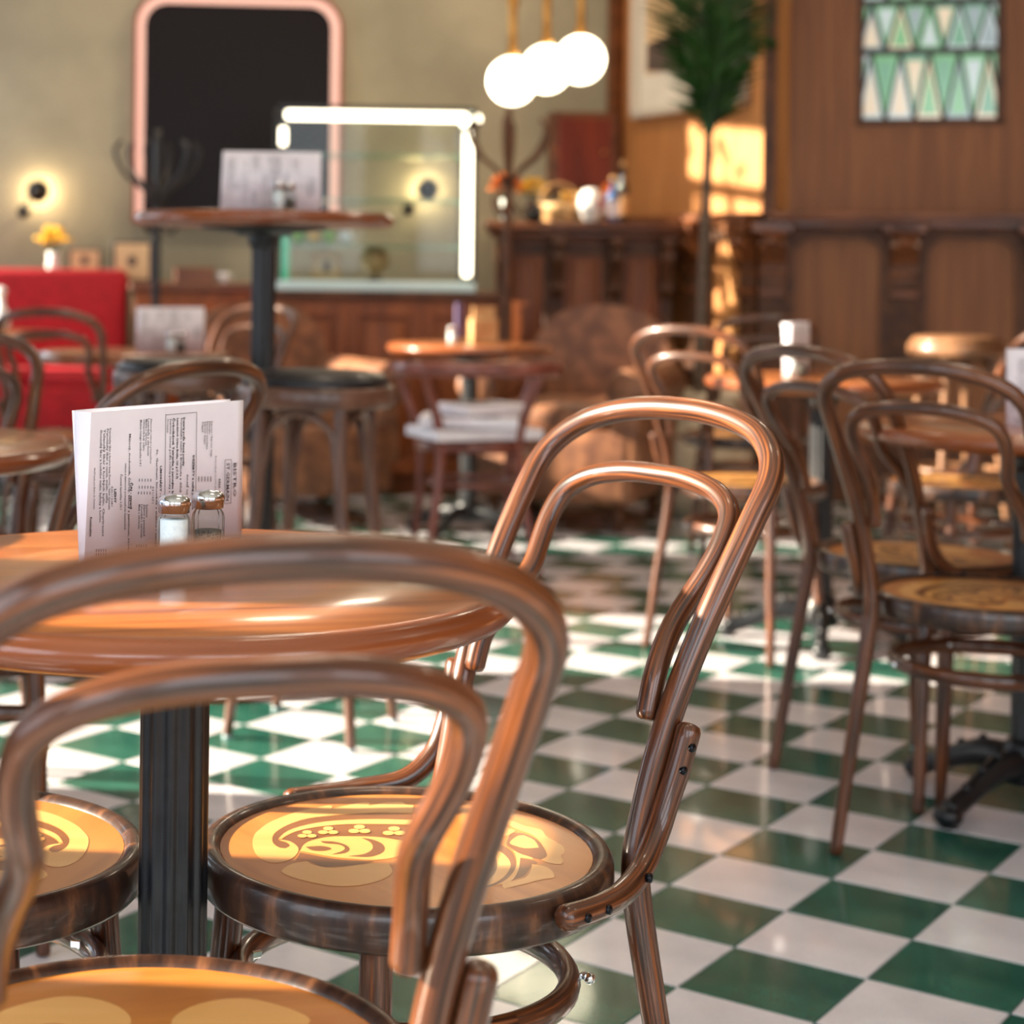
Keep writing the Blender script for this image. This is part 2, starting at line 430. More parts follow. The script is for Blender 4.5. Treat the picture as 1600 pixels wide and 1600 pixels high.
# left wall with its tall window openings (outside the frame, cut to place the sun patches)
b = MB(); ys = [-2.4] + [v for w in WIN_L for v in w[:2]] + [9.8]
for k in range(0, len(ys), 2): wallseg(b, (WALL_X, ys[k]), (WALL_X, ys[k + 1]), 0, H)
for a, c, z0, z1 in WIN_L:
    wallseg(b, (WALL_X, a), (WALL_X, c), 0, z0); wallseg(b, (WALL_X, a), (WALL_X, c), z1, H)
struct(b.build('wall_left', M['plaster']))
for k, (a, c, z0, z1) in enumerate(WIN_L):
    if c - a < .31 or z1 < 1: continue
    b = MB(); m = (a + c) / 2
    for y in (a + .03, c - .03) + ((m,) if c - a > .85 else ()): b.box((WALL_X - .04, y, 1.68), (.06, .05, 2.65))
    for z in (.38, 2.35, 2.97): b.box((WALL_X - .04, m, z), (.06, c - a, .05))
    struct(b.build('window_%d' % (k + 2), M['trimw']))
b = MB(); wallseg(b, (4.6, -2.4), (4.6, P2.y + .1), 0, H, side=-1); struct(b.build('wall_right', M['panelw']))
b = MB()
wallseg(b, (-2.1, -2.4), (4.7, -2.4), 0, 1.0, side=-1); wallseg(b, (-2.1, -2.4), (4.7, -2.4), 3.0, H, side=-1)
for x0, x1 in ((-2.1, -1.65), (-.15, .55), (2.05, 2.65), (4.15, 4.7)): wallseg(b, (x0, -2.4), (x1, -2.4), 1.0, 3.0, side=-1)
struct(b.build('wall_front', M['cream']))
struct(MB().box((1.3, 3.8, H + .05), (6.8, 12.8, .1)).build('ceiling', M['cream']))

# ---- right side: sunlit wood wall and the dark panelled wall with the leaded window
def frame_m(p, d):
    """local frame: x along wall, y out of the room, z up"""
    return Matrix.Translation((p[0], p[1], 0)) @ Matrix.Rotation(math.atan2(d.y, d.x), 4, 'Z')
dL = (P1 - P0).normalized(); LL = (P1 - P0).length
FL = frame_m(P0, dL); FD = frame_m(P1, D2)
wl = MB(); wl.box((LL / 2, .06, H / 2), (LL + .1, .12, H), mat=FL); wl = struct(wl.build('wall_side_lit', M['panel_lit']))
wo0, wo1, wz0, wz1 = .37 * 1.035, .981 * 1.035, 1.725, 2.75
wd = MB()
for x0, x1, z0, z1 in ((0, wo0, 0, H), (wo1, 2.6, 0, H), (wo0, wo1, 0, wz0), (wo0, wo1, wz1, H)):
    wd.box(((x0 + x1) / 2, .06, (z0 + z1) / 2), (x1 - x0, .12, z1 - z0), mat=FD)
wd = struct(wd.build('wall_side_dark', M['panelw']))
def arch_panel(x0, x1, z0, z1, r, mat_f, mats, parent, name='panel'):
    """raised stile frame with rounded top corners around a recessed panel"""
    pts = [(x0, z0)] + [(x0 + r - r * math.cos(a), z1 - r + r * math.sin(a)) for a in [PI / 2 * k / 6 for k in range(7)]]
    pts += [(x1 - r + r * math.sin(a), z1 - r + r * math.cos(a)) for a in [PI / 2 * k / 6 for k in range(7)]] + [(x1, z0)]
    bm_ = MB()
    R = mat_f @ Matrix.Rotation(PI / 2, 4, 'X')
    bm_.prism(pts, .0, .012, mat=R)
    return bm_.build(name, mats, parent)
def stile_frame(b, x0, x1, z0, z1, ox0, ox1, oz0, oz1, r, F, dep=.045):
    """board with an arched opening, standing proud of the wall"""
    n = 7; inn = []; out = []
    for k in range(n): a = PI / 2 * k / (n - 1); inn.append((x0 + r - r * math.cos(a), z1 - r + r * math.sin(a)))
    for k in range(n): a = PI / 2 * k / (n - 1); inn.append((x1 - r + r * math.sin(a), z1 - r + r * math.cos(a)))
    out = [(ox0, oz1)] * 0
    for (x, z) in inn:
        if x <= (x0 + x1) / 2: out.append((ox0, oz1) if z > z1 - r * .5 else (ox0, min(z, oz1)))
        else: out.append((ox1, oz1) if z > z1 - r * .5 else (ox1, min(z, oz1)))
    inn = [(x0, z0)] + inn + [(x1, z0)]; out = [(ox0, z0)] + out + [(ox1, z0)]
    vs = []; fs = []
    for (p, q) in zip(inn, out): vs += [(p[0], -dep, p[1]), (q[0], -dep, q[1]), (p[0], 0, p[1])]
    for i in range(len(inn) - 1):
        a = 3 * i; c = a + 3
        fs += [(a, c, c + 1, a + 1), (a + 2, c + 2, c, a)]
    b.add(vs, fs, mat=F)
def corbel_pilaster(x, F, parent, w=.11, top=1.28, name='pilaster'):
    b = MB()
    b.box((x, -.045, .55), (w, .05, 1.1), bev=.004, mat=F)
    for dx in (-.03, 0, .03): b.box((x + dx * w / .11, -.075, .62), (.014, .012, .75), mat=F)       # reeding
    b.box((x, -.05, .08), (w + .05, .09, .16), bev=.006, mat=F)
    o = b.build(name, M['trimw'], parent)
    c = MB()
    prof = [(.03, 1.28), (.15, 1.28), (.15, 1.235), (.125, 1.20), (.135, 1.17), (.09, 1.12), (.065, 1.08), (.075, 1.05), (.055, 1.0), (.03, .97)]
    R = F @ Matrix.Translation((x, 0, 0)) @ Matrix.Rotation(-PI / 2, 4, 'Z') @ Matrix.Rotation(PI / 2, 4, 'X')
    c.prism([(p[0], p[1]) for p in prof], -w * .55, w * .55, mat=R)
    c.box((x, -.08, 1.255), (w * 1.7, .14, .05), bev=.006, mat=F)
    c.sphere((x, -.125, 1.19), .028, 12, 8, sc=(1.6, 1, 1), mat=F)
    c.box((x, -.06, .955), (w * 1.05, .07, .03), bev=.005, mat=F)
    c.build('corbel', M['ledge'], o)
    return o
def dado(F, L, parent, first, step, lip=.17, x0=0.0):
    b = MB()
    b.box(((x0 + L) / 2, -lip / 2, 1.305), (L - x0, lip, .04), bev=.008, mat=F)
    b.box(((x0 + L) / 2, -lip / 2 + .02, 1.272), (L - x0, lip - .05, .035), bev=.006, mat=F)
    b.build('dado_ledge', M['ledge'], parent)
    b = MB(); b.box(((x0 + L) / 2, -.03, .09), (L - x0, .06, .18), bev=.008, mat=F); b.build('skirting', M['trimw'], parent)
    x = first; xs = []
    while x < L + .01: xs.append(x); x += step
    for x in xs: corbel_pilaster(x, F, parent)
    for a, c in zip(xs[:-1], xs[1:]):
        b = MB(); stile_frame(b, a + .10, c - .10, .25, 1.21, a, c, .25, 1.27, .09, F)
        b.box(((a + c) / 2, -.022, .22), (c - a, .044, .1), mat=F)
        b.build('panel_frame', M['trimw'], parent)
        arch_panel(a + .085, c - .085, .26, 1.22, .1, F, M['panelw'] if parent is wd else M['panel_lit'], parent)
dado(FD, 2.45, wd, .02, .575)
dado(FL, LL - .02, wl, .42, .47, lip=.12, x0=.36)
# vertical corner post
struct(MB().box((P1.x - .005, P1.y - .02, H / 2 + .65), (.06, .06, H - 1.3), math.atan2(D2.y, D2.x)).build('trim_1', M['trimw']))
struct(MB().box((P0.x + .0, P0.y - .05, H / 2), (.075, .09, H), math.atan2(dL.y, dL.x)).build('trim_2', M['ledge']))

# leaded window: horizontal saddle bars, rows of lozenges cut by them
win = MB()
fw = .03
for x in (wo0 + fw / 2, wo1 - fw / 2): win.box((x, .03, (wz0 + wz1) / 2), (fw, .08, wz1 - wz0), mat=FD)
for z in (wz0 + fw / 2, wz1 - fw / 2): win.box(((wo0 + wo1) / 2, .03, z), (wo1 - wo0, .08, fw), mat=FD)
win = struct(win.build('window_1', M['trimw']))
rows = [(wz0 + .01, wz0 + .335), (wz0 + .335, wz0 + .56), (wz0 + .56, wz0 + .785), (wz0 + .785, wz1 - .01)]
n = 5; wid = (wo1 - wo0) / n
came = MB(); pane_meshes = {}
for r_, (z0, z1) in enumerate(rows):
    for k in range(n):
        xa = wo0 + k * wid
        tris = [[(xa, z0), (xa + wid, z0), (xa + wid / 2, z1)]]
        tris.append([(xa + wid / 2, z1), (xa + wid, z0), (xa + wid * 1.5, z1)] if k < n - 1 else [(xa + wid / 2, z1), (xa + wid, z0), (xa + wid, z1)])
        if k == 0: tris.append([(xa, z0), (xa + wid / 2, z1), (xa, z1)])
        for t_, tri in enumerate(tris):
            cx_ = sum(p[0] for p in tri) / 3; cz = sum(p[1] for p in tri) / 3
            up = (t_ == 0)
            # bevelled pane split by a slanted facet: thin wedge pieces
            q = [((p[0] - cx_) * .93 + cx_, (p[1] - cz) * .95 + cz) for p in tri]
            R = FD @ Matrix.Rotation(PI / 2, 4, 'X')
            bb = MB()
            col = random.choice([0, 2, 0, 1] if not up else [1, 3, 1, 4, 0])
            n0 = len(bb.v)
            bb.prism(q, -.028, -.022, mat=R)
            qc = (cx_, cz)
            q2 = [((p[0] - cx_) * .55 + cx_, (p[1] - cz) * .62 + cz) for p in tri]
            bb.prism(q2, -.022, -.018, mi=1, mat=R)
            bb.build('pane', [PANES[col], PANES[(col + random.choice([1, 2, 3])) % 5]], win)
        for p, q in ((tris[0][0], tris[0][2]), (tris[0][1], tris[0][2])):
            came.tube([(FD @ Vector((p[0], -.0, p[1]))), (FD @ Vector((q[0], -.0, q[1])))], .0065, 6, sub=1)
    came.box(((wo0 + wo1) / 2, .015, z1), (wo1 - wo0, .03, .03), mat=FD)
came.build('lead_came', M['lead'], win)

# unseen tree added outside the last window: its leaves break up the sun on the lit wall
t = thing('dapple_tree', (-3.6, 9.9, 0), 0, 'added tree outside the left windows, unseen, dappling the sun', 'tree')
MB().tube([(0, 0, 0), (.03, 0, 1.4), (0, .03, 3.0)], [.08, .06, .04], 10, sub=3).build('trunk', M['bark'], t)
b = MB()
for k in range(190):
    a = random.uniform(0, 2 * PI); u = random.uniform(-1, 1); rr = random.uniform(.25, 1) ** .6
    p = Vector((.8 * rr * math.cos(a) * math.sqrt(1 - u * u), .75 * rr * math.sin(a) * math.sqrt(1 - u * u), 3.3 + .85 * rr * u))
    d = Vector((random.uniform(-1, 1), random.uniform(-1, 1), random.uniform(-1, 1))).normalized(); e = d.orthogonal().normalized()
    b.add([p, p + d * .06 + e * .035, p + d * .12, p + d * .06 - e * .035], [(0, 1, 2, 3)])
b.build('foliage', M['leaf'], t)['kind'] = 'stuff'

# ================================================================== BENTWOOD CHAIRS
PAT = {"al":[[[-0.1546,0.0001],[-0.1535,0.0316],[-0.148,0.0525],[-0.1382,0.0765],[-0.1237,0.0988],[-0.1061,0.1192],[-0.0882,0.1325],[-0.0747,0.1421],[-0.0695,0.1398],[-0.0713,0.1296],[-0.0524,0.1441],[-0.0355,0.155],[-0.0282,0.1527],[-0.0303,0.1414],[-0.0102,0.1561],[0.0079,0.1583],[0.011,0.1492],[0.019,0.147],[0.0167,0.1167],[-0.0243,0.1166],[-0.0685,0.1059],[-0.0978,0.0925],[-0.1182,0.0701],[-0.1311,0.0439],[-0.1346,0.0232],[-0.1332,0.0054],[-0.1271,-0.0076],[-0.1209,-0.0095],[-0.1167,-0.0006],[-0.1201,0.0103],[-0.1263,0.0154],[-0.1256,0.0191],[-0.1159,0.0127],[-0.1092,-0.0025],[-0.1084,-0.0178],[-0.1123,-0.035],[-0.1192,-0.0479],[-0.13,-0.0554],[-0.1407,-0.0508],[-0.1502,-0.0322]],[[-0.1283,0.0226],[-0.1184,0.049],[-0.0982,0.0709],[-0.0691,0.0864],[-0.0255,0.094],[0.0148,0.0917],[0.0136,0.0763],[-0.0193,0.0764],[-0.0552,0.075],[-0.084,0.0658],[-0.1056,0.0519],[-0.1185,0.0352],[-0.1256,0.02]],[[-0.1022,0.0043],[-0.0936,0.018],[-0.0766,0.03],[-0.0569,0.0326],[-0.0289,0.0318],[-0.0085,0.0236],[0.0087,0.0108],[0.0073,-0.0069],[-0.0123,-0.0334],[-0.0331,-0.0435],[-0.0532,-0.0413],[-0.0732,-0.0357],[-0.1067,-0.0177]],[[-0.1254,-0.0811],[-0.1153,-0.0582],[-0.1004,-0.0493],[-0.0927,-0.0615],[-0.0743,-0.069],[-0.0404,-0.0554],[-0.0202,-0.0526],[-0.0179,-0.0792],[-0.0299,-0.1035],[-0.0528,-0.1199],[-0.0761,-0.1227],[-0.0952,-0.1137],[-0.1144,-0.0987]]],"at":[[[-0.0936,0.044],[-0.0952,0.0394],[-0.0988,0.0373],[-0.1024,0.0391],[-0.1038,0.0436],[-0.1022,0.0482],[-0.0986,0.0503],[-0.095,0.0485]],[[-0.0987,0.0315],[-0.1003,0.027],[-0.1038,0.025],[-0.1074,0.0267],[-0.1088,0.0311],[-0.1072,0.0357],[-0.1036,0.0377],[-0.1001,0.036]],[[-0.0891,0.0319],[-0.0906,0.0273],[-0.0942,0.0253],[-0.0978,0.0271],[-0.0991,0.0315],[-0.0976,0.0361],[-0.094,0.0381],[-0.0904,0.0364]],[[-0.0711,0.0578],[-0.0728,0.0529],[-0.0767,0.0507],[-0.0804,0.0526],[-0.0818,0.0574],[-0.0801,0.0623],[-0.0762,0.0645],[-0.0725,0.0626]],[[-0.0766,0.0445],[-0.0783,0.0397],[-0.0821,0.0376],[-0.0858,0.0394],[-0.0873,0.0441],[-0.0856,0.049],[-0.0818,0.0511],[-0.078,0.0493]],[[-0.0664,0.0449],[-0.0681,0.0401],[-0.072,0.038],[-0.0757,0.0398],[-0.0771,0.0445],[-0.0754,0.0494],[-0.0715,0.0515],[-0.0678,0.0497]],[[-0.0376,0.0646],[-0.0396,0.0592],[-0.0439,0.0568],[-0.0479,0.0589],[-0.0494,0.0641],[-0.0474,0.0696],[-0.0432,0.072],[-0.0391,0.0699]],[[-0.0439,0.05],[-0.0459,0.0446],[-0.0501,0.0423],[-0.0541,0.0443],[-0.0556,0.0495],[-0.0537,0.0549],[-0.0495,0.0573],[-0.0454,0.0552]],[[-0.0327,0.0504],[-0.0347,0.0451],[-0.039,0.0427],[-0.043,0.0448],[-0.0444,0.05],[-0.0425,0.0553],[-0.0382,0.0577],[-0.0342,0.0557]],[[-0.0014,0.0599],[-0.0036,0.0542],[-0.008,0.0518],[-0.0122,0.0539],[-0.0137,0.0594],[-0.0115,0.065],[-0.007,0.0675],[-0.0028,0.0654]],[[-0.0082,0.0447],[-0.0104,0.0391],[-0.0148,0.0367],[-0.019,0.0388],[-0.0204,0.0442],[-0.0183,0.0498],[-0.0138,0.0522],[-0.0097,0.0501]],[[0.0034,0.0451],[0.0013,0.0396],[-0.0032,0.0372],[-0.0073,0.0393],[-0.0088,0.0447],[-0.0066,0.0502],[-0.0021,0.0527],[0.002,0.0506]]],"ad":[[[0.0166,0.1157],[-0.0243,0.1156],[-0.0685,0.1049],[-0.0978,0.0916],[-0.1182,0.0692],[-0.1308,0.043],[-0.1343,0.0232],[-0.133,0.0063],[-0.1271,-0.0067],[-0.1212,-0.0087],[-0.117,-0.0006],[-0.1201,0.0094],[-0.127,0.0163],[-0.1283,0.0235],[-0.1184,0.05],[-0.0982,0.0719],[-0.0691,0.0874],[-0.0255,0.0949],[0.0148,0.0927]],[[-0.1253,0.0186],[-0.1182,0.0343],[-0.1056,0.0509],[-0.0841,0.0649],[-0.0552,0.0741],[-0.0194,0.0755],[0.0135,0.0753],[0.0088,0.0126],[-0.0084,0.0249],[-0.0289,0.0332],[-0.0568,0.0339],[-0.0765,0.0314],[-0.0936,0.0194],[-0.1026,0.0043],[-0.1059,-0.0112],[-0.108,-0.0156],[-0.1092,-0.0017],[-0.1159,0.0136]],[[-0.0431,0.0277],[-0.0322,0.0227],[-0.0232,0.0096],[-0.0213,-0.008],[-0.0265,-0.0233],[-0.0394,-0.0344],[-0.0595,-0.0322],[-0.043,-0.0252],[-0.0336,-0.0084],[-0.0342,0.0114]],[[-0.0854,0.0152],[-0.0715,0.014],[-0.0608,0.0046],[-0.0567,-0.0093],[-0.0619,-0.0225],[-0.0756,-0.0281],[-0.0643,-0.0161],[-0.0615,-0.0051],[-0.0677,0.0048],[-0.0814,0.0082]],[[-0.101,-0.0044],[-0.0858,-0.0008],[-0.0763,-0.0057],[-0.0756,-0.0113],[-0.0835,-0.0168],[-0.0943,-0.0155]],[[-0.1067,-0.022],[-0.0733,-0.0399],[-0.0533,-0.0447],[-0.0333,-0.0469],[-0.0458,-0.0556],[-0.0742,-0.0649],[-0.0874,-0.0634],[-0.0978,-0.0492],[-0.1111,-0.0456]],[[-0.1012,-0.0922],[-0.0746,-0.0772],[-0.0415,-0.076],[-0.0354,-0.0858],[-0.0556,-0.0965],[-0.0781,-0.1052],[-0.0937,-0.1038]]],"bl":[[[0.1013,0.1059],[0.1157,0.0992],[0.1305,0.0761],[0.1464,0.0639],[0.1485,0.0422],[0.156,0.0229],[0.1612,0.0066],[0.1591,-0.0124],[0.1542,-0.0221],[0.1541,-0.0389],[0.15,-0.0494],[0.1404,-0.0472],[0.1319,-0.0371],[0.1405,-0.0237],[0.1411,0.0031],[0.1382,0.0306],[0.1336,0.0473],[0.1218,0.0641],[0.1103,0.0841],[0.1005,0.0914]],[[0.1081,0.0183],[0.1187,0.0399],[0.126,0.043],[0.1343,0.0276],[0.1359,0.0029],[0.1219,-0.0003],[0.1127,0.0075]],[[0.095,0.0747],[0.1056,0.0751],[0.1193,0.0582],[0.1083,0.0407],[0.0968,0.0459]],[[0.0857,-0.0044],[0.0949,-0.0121],[0.1004,-0.0357],[0.0988,-0.0615],[0.0884,-0.0918],[0.0747,-0.1117],[0.0576,-0.1218],[0.0729,-0.0997],[0.0835,-0.0721],[0.088,-0.0413]],[[0.0722,-0.0419],[0.0789,-0.0339],[0.0827,-0.0441],[0.0782,-0.0546],[0.0727,-0.0522]],[[0.1217,-0.0504],[0.1326,-0.0551],[0.1386,-0.0701],[0.1372,-0.09],[0.1267,-0.0953],[0.1124,-0.1055],[0.0982,-0.1156],[0.0851,-0.1247],[0.0852,-0.1113],[0.0969,-0.1012],[0.1096,-0.091],[0.1172,-0.0709]],[[0.1014,0.0125],[0.108,-0.0089],[0.1083,-0.0354],[0.1031,-0.0664],[0.091,-0.0966],[0.0775,-0.1154],[0.0934,-0.1038],[0.1052,-0.0713],[0.1128,-0.03],[0.1237,-0.0359],[0.1246,-0.0295],[0.1116,-0.0142]],[[0.0873,0.0093],[0.0921,0.0133],[0.0957,0.0079],[0.0906,0.0012]]],"bd":[[[0.0873,0.0242],[0.1007,0.007],[0.1068,-0.0143],[0.1067,-0.0406],[0.1022,-0.0664],[0.0904,-0.0956],[0.0723,-0.1189],[0.0526,-0.1244],[0.0576,-0.0929],[0.0795,0.0008]],[[0.1113,-0.0311],[0.1235,-0.0374],[0.1276,-0.0461],[0.1186,-0.0607],[0.1086,-0.0861],[0.0938,-0.1004],[0.1037,-0.0739]],[[0.1133,0.0522],[0.127,0.0499],[0.1378,0.0278],[0.1406,0.0031],[0.14,-0.0226],[0.1323,-0.0345],[0.1186,-0.0245],[0.1069,0.0018],[0.1043,0.0154]]]}
HEAD3 = math.radians(29.4 - 90)           # heading of the chair whose seat print was measured
OUT = [(.186, .236, .006), (.170, .208, .2), (.155, .180, .38), (.151, .173, .45), (.1518, .183, .507), (.1554, .1986, .5646), (.1606, .2193, .6218), (.1662, .2454, .679),
       (.171, .2767, .736), (.1736, .3134, .7937), (.1730, .3354, .8246), (.1640, .351, .845), (.148, .363, .8606), (.1235, .374, .874), (.085, .382, .8845), (.04, .387, .890)]
INN = [(.135, .203, .597), (.1335, .213, .63), (.128, .232, .66), (.1225, .255, .685), (.1225, .276, .707), (.128, .292, .730), (.1319, .3074, .7545), (.1308, .321, .776), (.1245, .331, .791), (.110, .339, .8025), (.085, .3458, .812), (.045, .3505, .8185)]
def mirror_path(P, top):
    return P + [(0, top[0], top[1])] + [(-x, y, z) for x, y, z in reversed(P)]
def seat_print(parent, kind):
    """printed ornament: thin flat shapes, light on dark"""
    from mathutils.geometry import tessellate_polygon
    L = MB(); D = MB()
    def put(mb, polys, z, mirror=False, smooth=2):
        for p in polys:
            q = [Vector(((-x - .004 if mirror else x), y, 0)) for x, y in p]
            # gentle rounding, corners kept
            out = []
            n = len(q)
            for i in range(n):
                a_, b_, c_, d_ = q[i - 1], q[i], q[(i + 1) % n], q[(i + 2) % n]
                out.append(b_)
                def sharp(u, v, w):
                    e1 = (v - u); e2 = (w - v)
                    return e1.length < 1e-6 or e2.length < 1e-6 or e1.angle(e2) > 1.05
                t0 = Vector((0, 0, 0)) if sharp(a_, b_, c_) else (c_ - a_) / 2
                t1 = Vector((0, 0, 0)) if sharp(b_, c_, d_) else (d_ - b_) / 2
                if t0.length == 0: t0 = c_ - b_
                if t1.length == 0: t1 = c_ - b_
                for k in range(1, smooth + 1):
                    t = k / (smooth + 1)
                    out.append((2 * t**3 - 3 * t**2 + 1) * b_ + (t**3 - 2 * t**2 + t) * t0 + (-2 * t**3 + 3 * t**2) * c_ + (t**3 - t**2) * t1)
            tris = tessellate_polygon([out])
            fs = []
            for tr in tris:
                A, B_, C_ = (out[k] for k in tr)
                fs.append(tuple(tr) if (B_ - A).cross(C_ - A).z > 0 else tuple(reversed(tr)))
            mb.add([(v.x, v.y, z) for v in out], fs)
    for m in ((False, True) if kind == 'full' else (False,)):
        e = .00003 if m else 0
        put(D, PAT['ad'][0:2] + PAT['ad'][5:6], .46035 + e, m); put(L, PAT['al'], .46055 + e, m); put(D, PAT['ad'][2:5], .46075 + e, m); put(L, PAT['at'], .46095 + e, m, 1)
    if kind != 'full':
        put(D, PAT['bd'], .46035); put(L, PAT['bl'], .46055)
    return L, D
def make_chair(print_kind='full'):
    t = thing('bentwood_chair', (0, 0, 0), 0, 'chair', 'chair')
    P = mirror_path(OUT, (.3878, .8912))
    rad = [.0115, .0125, .0145, .0145] + [.0134] * (len(P) - 8) + [.0145, .0145, .0125, .0115]
    MB().tube(P, rad, 16, sub=5).build('back_hoop', M['bent'], t)
    P = mirror_path(INN, (.3515, .8198))
    MB().tube(P, .0118, 14, sub=5).build('inner_hoop', M['bent'], t)
    # seat ring: lathe, rounded lip
    prof = [(.186, .424), (.205, .424), (.2085, .428), (.2090, .445), (.2085, .458), (.205, .4645), (.199, .4670), (.193, .4655), (.1885, .461), (.187, .4585), (.186, .450)]
    MB().lathe(prof + [prof[0]], 72, cap=False).build('seat_ring', M['ring'], t)
    MB().lathe([(.0001, .4602), (.1, .4602), (.1875, .4602), (.1875, .4520), (.0001, .4520)], 64, cap=False, smooth=False).build('seat_panel', M['ply'], t)
    L, D = seat_print(t, print_kind)
    L.build('seat_print_light', M['inlay'], t); D.build('seat_print_dark', M['inlayd'], t)
    for s in (-1, 1):
        lg = MB().tube([(s * .122, -.128, .43), (s * .128, -.134, .33), (s * .138, -.150, .15), (s * .148, -.168, .006)], [.0155, .0155, .0135, .0105], 14, sub=4).build('leg', M['bent'], t)
        MB().lathe([(.0108, 0), (.0112, .006), (.009, .010)], 12, c=(s * .148, -.168, 0)).build('glide', M['glide'], lg)
        # brace curving from the back upright round to the side of the seat
        br = MB().tube([(s * .1815, .214, .590), (s * .1775, .203, .55), (s * .1745, .192, .52), (s * .176, .176, .49), (s * .187, .145, .464), (s * .209, .098, .455), (s * .219, .055, .452), (s * .2235, .012, .452)],
                       [.0125, .0125, .0125, .0125, .0122, .012, .012, .0125], 12, sub=4).build('brace', M['bent'], t)
        for (x, y, z, nx, ny) in ((.1925, .208, .575, .9, .1), (.189, .200, .553, .9, .1), (.208, .136, .463, .85, .5), (.2305, .06, .453, 1, .2), (.2345, .03, .452, 1, .1)):
            R = Matrix.Translation((s * x, y, z)) @ Vector((s * nx, ny, 0)).to_track_quat('Z', 'Y').to_matrix().to_4x4()
            MB().lathe([(.0045, -.004), (.0045, .0012), (.003, .0022), (.0005, .0024)], 10, mat=R).build('bolt', M['bolt'], br)
    sr = MB().tube([(x, y, .335) for x, y, z in circ(.166, 16)], .0125, 12, closed=True, sub=4, flat=(1.15, .9)).build('stretcher_ring', M['bent'], t)
    for s in (-1, 1):
        for (x, y, sy) in ((.112, -.112, -1), (.12, .142, 1)):
            nut = MB(); nut.sphere((s * x, y, .337), .006, 8, 6); nut.box((s * x * .96, y * .96, .339), (.003, .012, .008), bev=.001); nut.build('wing_nut', M['chrome'], sr)
    return t
def chair_pose(ch, first, cx, cy, th, label, print_rot=None, group=None):
    """th: compass angle (deg) of the back; print_rot: world angle of the seat print"""
    rz = math.radians(th - 90)
    o = place(ch, first, (cx, cy, .003), rz, label, group)
    pr = (print_rot if print_rot is not None else 0.0)
    for c in o.children:
        if c.name.startswith('seat_print'): c.rotation_euler = (0, 0, math.radians(pr) - rz)
    return o
GRP = 'bentwood chairs of the bistro'
chA = make_chair('main'); 
chair_pose(chA, True, .136, 1.891, 34, 'brown bentwood chair with sunlit back hoop, in sharp focus right of the near table', 0, GRP)
chB = make_chair('full')
chair_pose(chB, True, -.093, 1.372, -75.3, 'closest bentwood chair, its blurred hoops cutting across the near round table', 180, GRP)
chair_pose(chB, False, -.335, 1.87, 164, 'bentwood chair at left edge, its printed seat touching the black table column', 0, GRP)
chair_pose(chB, False, 1.31, 3.42, 230, 'dark bentwood chair at right edge with double hoop, nearest of the right-hand table', 40, GRP)
chair_pose(chB, False, 1.354, 3.90, 212, 'dark bentwood chair behind the nearest right-hand one, leaning hoop seen side-on', 90, GRP)
chair_pose(chB, False, 1.33, 5.24, 229, 'bentwood chair with pink-lit left side in front of the round table below the palm', 10, GRP)
chair_pose(chB, False, 1.68, 6.72, 268, 'farthest right bentwood chair, dark hoop in front of the palm trunk', 0, GRP)
chair_pose(chB, False, 1.93, 5.27, 20, 'bentwood chair facing left whose low arm brace shows under the right-hand tabletop', 0, GRP)
chair_pose(chB, False, -.403, 3.115, 320, 'bentwood chair whose slanting hoop rises right behind the near white menu', 0, GRP)
chair_pose(chB, False, -.68, 3.63, 90, 'bentwood chair at left edge with bluish-lit hoop below the red sofa', 0, GRP)
chair_pose(chB, False, -.71, 6.36, 265, 'bentwood chair with wide brown hoop in front of the red sofa', 0, GRP)
chair_pose(chB, False, -.27, 6.75, 55, 'bentwood chair with glinting hoop just left of the bar table column', 0, GRP)

# ================================================================== ROUND TABLES
def make_table(R=.327, h=.75, cr=.0335, top_t=.034):
    t = thing('round_table', (0, 0, 0), 0, 'table', 'table')
    # turned top: flat surface with a scribed line near the rim, then moulded edge
    MB().lathe([(.0001, h), (R * .5, h), (R - .0185, h), (R - .0175, h - .0012), (R - .0160, h)], 80, cap=False).build('tabletop', M['oak'], t)
    MB().lathe([(R - .0160, h), (R - .009, h - .001), (R - .0055, h - .004), (R - .005, h - .0075), (R - .0015, h - .009), (R, h - .014), (R - .001, h - .022), (R - .007, h - .029), (R - .018, h - top_t), (R - .06, h - top_t - .001), (.001, h - top_t - .001)], 80, cap=False).build('moulded_rim', M['oakrim'], t)
    MB().lathe([(.001, h - .058), (.07, h - .058), (.075, h - .05), (.16, h - .041), (.16, h - .036), (.001, h - .036)], 32, cap=False).build('top_plate', M['iron'], t)
    col = MB().lathe([(cr, .13), (cr, h - .09)], 96, flute=12, fdepth=.0035, cap=False)
    col.lathe([(cr + .001, h - .09), (cr + .008, h - .082), (cr + .01, h - .07), (cr + .014, h - .055)], 32, cap=False)
    col.lathe([(.052, .05), (.055, .085), (.046, .105), (.044, .125), (cr + .001, .135)], 32)
    col.build('column', M['iron'], t)
    for k in range(4):
        a = PI / 2 * k + PI / 4
        c, s = math.cos(a), math.sin(a)
        P = [(.03, .085), (.09, .088), (.15, .070), (.205, .045), (.25, .030)]
        ft = MB().tube([(c * r, s * r, z) for r, z in P], [.03, .026, .022, .019, .022], 12, sub=4, flat=(1.1, .95))
        ft.sphere((c * .255, s * .255, .022), .028, 14, 10, sc=(1, 1, .8))
        for r, z in ((.10, .113), (.15, .094), (.20, .066)): ft.sphere((c * r, s * r, z), .010, 8, 6)
        ft.lathe([(.018, 0), (.018, .010)], 12, c=(c * .255, s * .255, 0))
        ft.build('foot', M['iron'], t)
    return t
TG = 'round cafe tables'
tbl = make_table()
place(tbl, True, (-.094, 1.80, .003), math.radians(12), 'near round oak table on fluted black column with white menu on top', TG)
